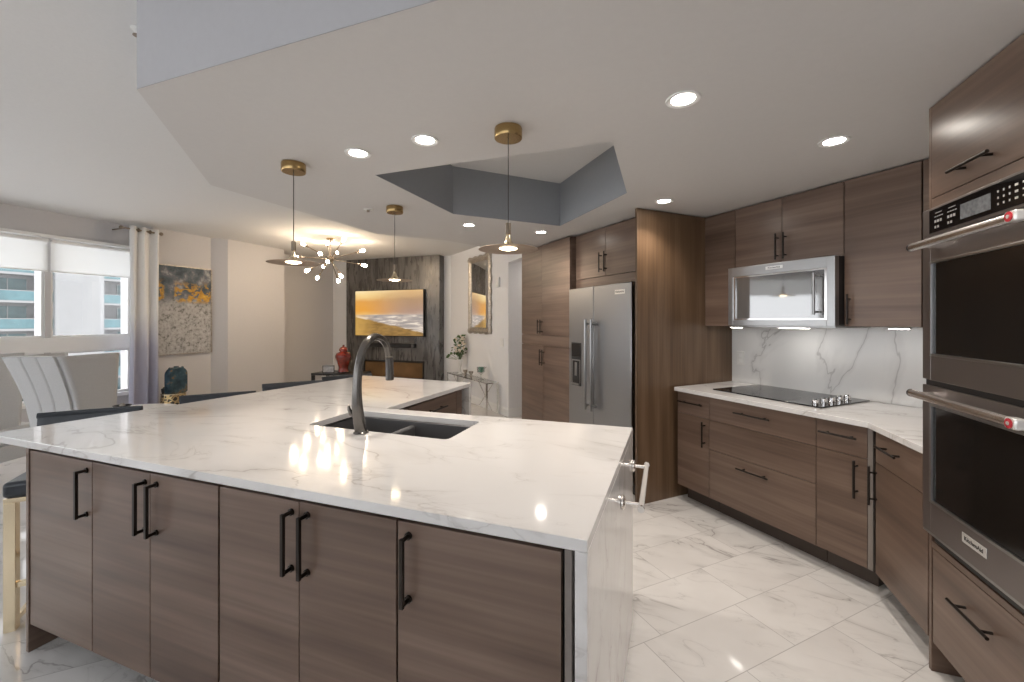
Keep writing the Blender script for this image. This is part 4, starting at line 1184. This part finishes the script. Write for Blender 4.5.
# bar stools
def make_stool(label, loc, rz):
    t = thing('bar_stool', label, 'stool', loc, rz, 'bar stools along the island')
    w, d, zs = .165, .205, .615
    for x in (-w+.02, w-.02):
        for y in (-d+.02, d-.02):
            box('leg', 'gold', t, x-.020, x+.020, y-.020, y+.020, 0.0, zs-.022, bevel=.0015)
    mb = MB(); z0, z1 = zs-.022, zs-.001
    mb.box(-w, w, -d, -d+.036, z0, z1); mb.box(-w, w, d-.036, d, z0, z1); mb.box(-w, -w+.036, -d+.036, d-.036, z0, z1); mb.box(w-.036, w, -d+.036, d-.036, z0, z1)
    mb.build('seat_frame', 'gold', t, bevel=.0015)
    for y in (-d+.02, d-.02): box('stretcher', 'gold', t, -w+.037, w-.037, y-.010, y+.010, .195, .22, bevel=.0015)
    for x in (-w+.02, w-.02): box('stretcher', 'gold', t, x-.010, x+.010, -d+.037, d-.037, .02, .045, bevel=.0015)
    box('seat', 'leather', t, -w-.005, w+.005, -d-.005, d+.005, zs, zs+.072, bevel=.018, seg=4)
    def bk(u, v):
        x = (-1+2*u)*.218
        return (x, d+.020+.03*v+.012*((2*u-1)**2)*-1, zs+.03+v*.266)
    b_ = MB().grid(bk, 12, 6).build('backrest', 'leather', t, solid=.036, bevel=0)
    md_ = b_.modifiers.new('round', 'BEVEL'); md_.width = .010; md_.segments = 3; md_.limit_method = 'ANGLE'
    MB().tube([(x*.220, d+.052-.012*x*x, zs+.297) for x in (-1, -.75, -.5, -.25, 0, .25, .5, .75, 1)], .0165, 10).build('top_rail', 'leather', t)
    return t
# rz turns the sitter's side (local -y) towards the counter
ST = [((-2.885, 1.275), math.radians(48), 'black leather bar stool with gold legs at the front corner of the island'),
      ((-2.73, 1.903), math.radians(50), 'black leather bar stool second along the island from the front corner'),
      ((-2.69, 2.493), math.radians(51), 'dark bar stool third along the island, in front of the grey wall pier'),
      ((-2.586, 3.008), math.radians(51), 'dark bar stool last along the island, in front of the black side table')]
stool0 = None
for (x, y), rz, lb in ST:
    if stool0 is None: stool0 = make_stool(lb, (x, y, 0), rz)
    else: copy_tree(stool0, None, (x, y, 0), rz, lb)

# wing chairs
def make_wing_chair(label, loc, rz):
    t = thing('wing_chair', label, 'chair', loc, rz, 'wing chairs by the window')
    HT = 1.15
    def prof(v):        # backward lean of the outside back, v = 0 floor side, 1 top
        return .13*(1-v)**1.0-.05*v+.06*math.sin(v*PI)*(1)
    def half(v): return .145+.050*v**.8
    def bk(u, v):
        a = -1+2*u; z = .30+(HT-.30)*v
        seam = min(abs(a-1/3.), abs(a+1/3.))
        groove = .010*max(0, 1-seam/.05)
        bulge = -.012*(1-a*a)
        return (a*half(v), prof(v)+bulge+groove, z)
    bo = MB().grid(bk, 48, 18)
    n0 = len(bo.v)
    bo.grid(lambda u, v: ((-1+2*u)*half(v)*.98, prof(v)+.085, .30+(HT-.30)*v), 48, 18)
    # close the rim
    nu, nv = 48, 18
    rim = [i for i in range(nu+1)]+[(j*(nu+1)+nu) for j in range(1, nv+1)]+[(nv*(nu+1)+i) for i in range(nu-1, -1, -1)]+[(j*(nu+1)) for j in range(nv-1, 0, -1)]
    bo.f += [(rim[i], rim[(i+1) % len(rim)], rim[(i+1) % len(rim)]+n0, rim[i]+n0) for i in range(len(rim))]
    bo.build('backrest', 'linen', t, smooth=60)
    for s in (-1, 1):
        def wing(u, v):
            z = .46+(HT-.004-.46)*v
            y0 = prof((z-.30)/(HT-.30))+.02
            ln = .49 if v > .35 else .49+.04*(1-v/.35)
            return (s*(half((z-.30)/(HT-.30))+.018+.02*u), y0+u*(.445-y0), z)
        MB().grid(wing, 12, 14).build('wing', 'linen', t, solid=.045, smooth=60)
    box('seat', 'linen', t, -.235, .235, .15, .60, .34, .49, bevel=.03, seg=4)
    box('seat_base', 'linen', t, -.225, .225, .13, .59, .20, .339, bevel=.01)
    for x in (-.21, .21):
        for y in (.17, .54):
            MB().tube([(x, y, .1995), (x, y, 0)], [.022, .014], 10).build('leg', 'nickel', t)
    return t
wc = make_wing_chair('pale linen wing chair with channelled back next to the small white table', (-4.71, 1.856, 0), math.radians(20))
copy_tree(wc, None, (-5.51, 1.565, 0), math.radians(20), 'pale linen wing chair half hidden behind the other wing chair')

rt_ = thing('round_table', 'small round white pedestal table beside the wing chair', 'table', (-3.96, 2.08, 0))
MB().lathe([(0, .690), (.31, .690), (.335, .700), (.335, .714), (.325, .720), (0, .720)], n=48).build('table_top', 'trim', rt_)
MB().lathe([(.19, 0), (.19, .010), (.05, .03), (.030, .12), (.028, .5), (.06, .66), (.09, .6895), (0, .6895)], n=28).build('pedestal', 'trim', rt_)
dh = thing('small_dish', 'small dark dish lying on the round white table', 'dish', (-4.17, 2.15, .7205))
MB().lathe([(.03, 0), (.045, .004), (.062, .022), (.058, .022), (.04, .008), (0, .006)], n=22).build('dish_body', 'black', dh)
MB().sphere((0, 0, .02), .02, 10, 8).build('pebble', 'silver_leaf', dh)

# ------------------------------------------------------------------ the tower block across the street
bd = thing('apartment_tower', 'white apartment block with teal glass balconies outside the window', 'building', (-60, 27, -14))
PITCH = 2.78; ZB = -14
def lv(i): return i*PITCH+.17+(14-.0)-PITCH*5          # local height of a slab top
box('blank_wall', 'concrete', bd, -8, 0.6, -2.1, 1.95, 0, 30, bevel=0)
mb = MB().box(-8, -1.6, -14, -2.1, 0, 30).box(-8, -1.6, 1.95, 14, 0, 30)
mb.build('recessed_facade', 'concrete', bd, smooth=0)
for side, y0, y1 in ((0, -14, -2.12), (1, 1.97, 14)):
    for i in range(0, 9):
        z = .77+i*PITCH
        box('balcony_slab', 'concrete', bd, -1.6, .35, y0, y1, z-.22, z, bevel=0)
        r = box('balcony_railing', 'teal_glass', bd, .22, .26, y0, y1, z+.001, z+.95, bevel=0)
        mb = MB().box(.20, .28, y0, y1, z+.951, z+1.02)
        yy = y0+.4
        while yy < y1: mb.box(.20, .219, yy-.02, yy+.02, z, z+.95); yy += 1.35
        mb.build('handrail', 'mullion', r, smooth=0)
        base = (y0 if side else y1-6.4)
        for wy0, wy1 in ((base+.4, base+1.1), (base+2.2, base+4.6)) if side else ((base+.2, base+1.8), (base+2.4, base+5.2)):
            wd = box('balcony_window', 'far_glass', bd, -1.6, -1.56, wy0, wy1, z+.02, z+2.25, bevel=0)
            mb = MB().box(-1.56, -1.52, wy0, wy0+.07, z, z+2.3).box(-1.56, -1.52, wy1-.07, wy1, z, z+2.3).box(-1.56, -1.52, (wy0+wy1)/2-.04, (wy0+wy1)/2+.04, z, z+2.3)
            mb.build('window_frame', 'mullion', wd, smooth=0)
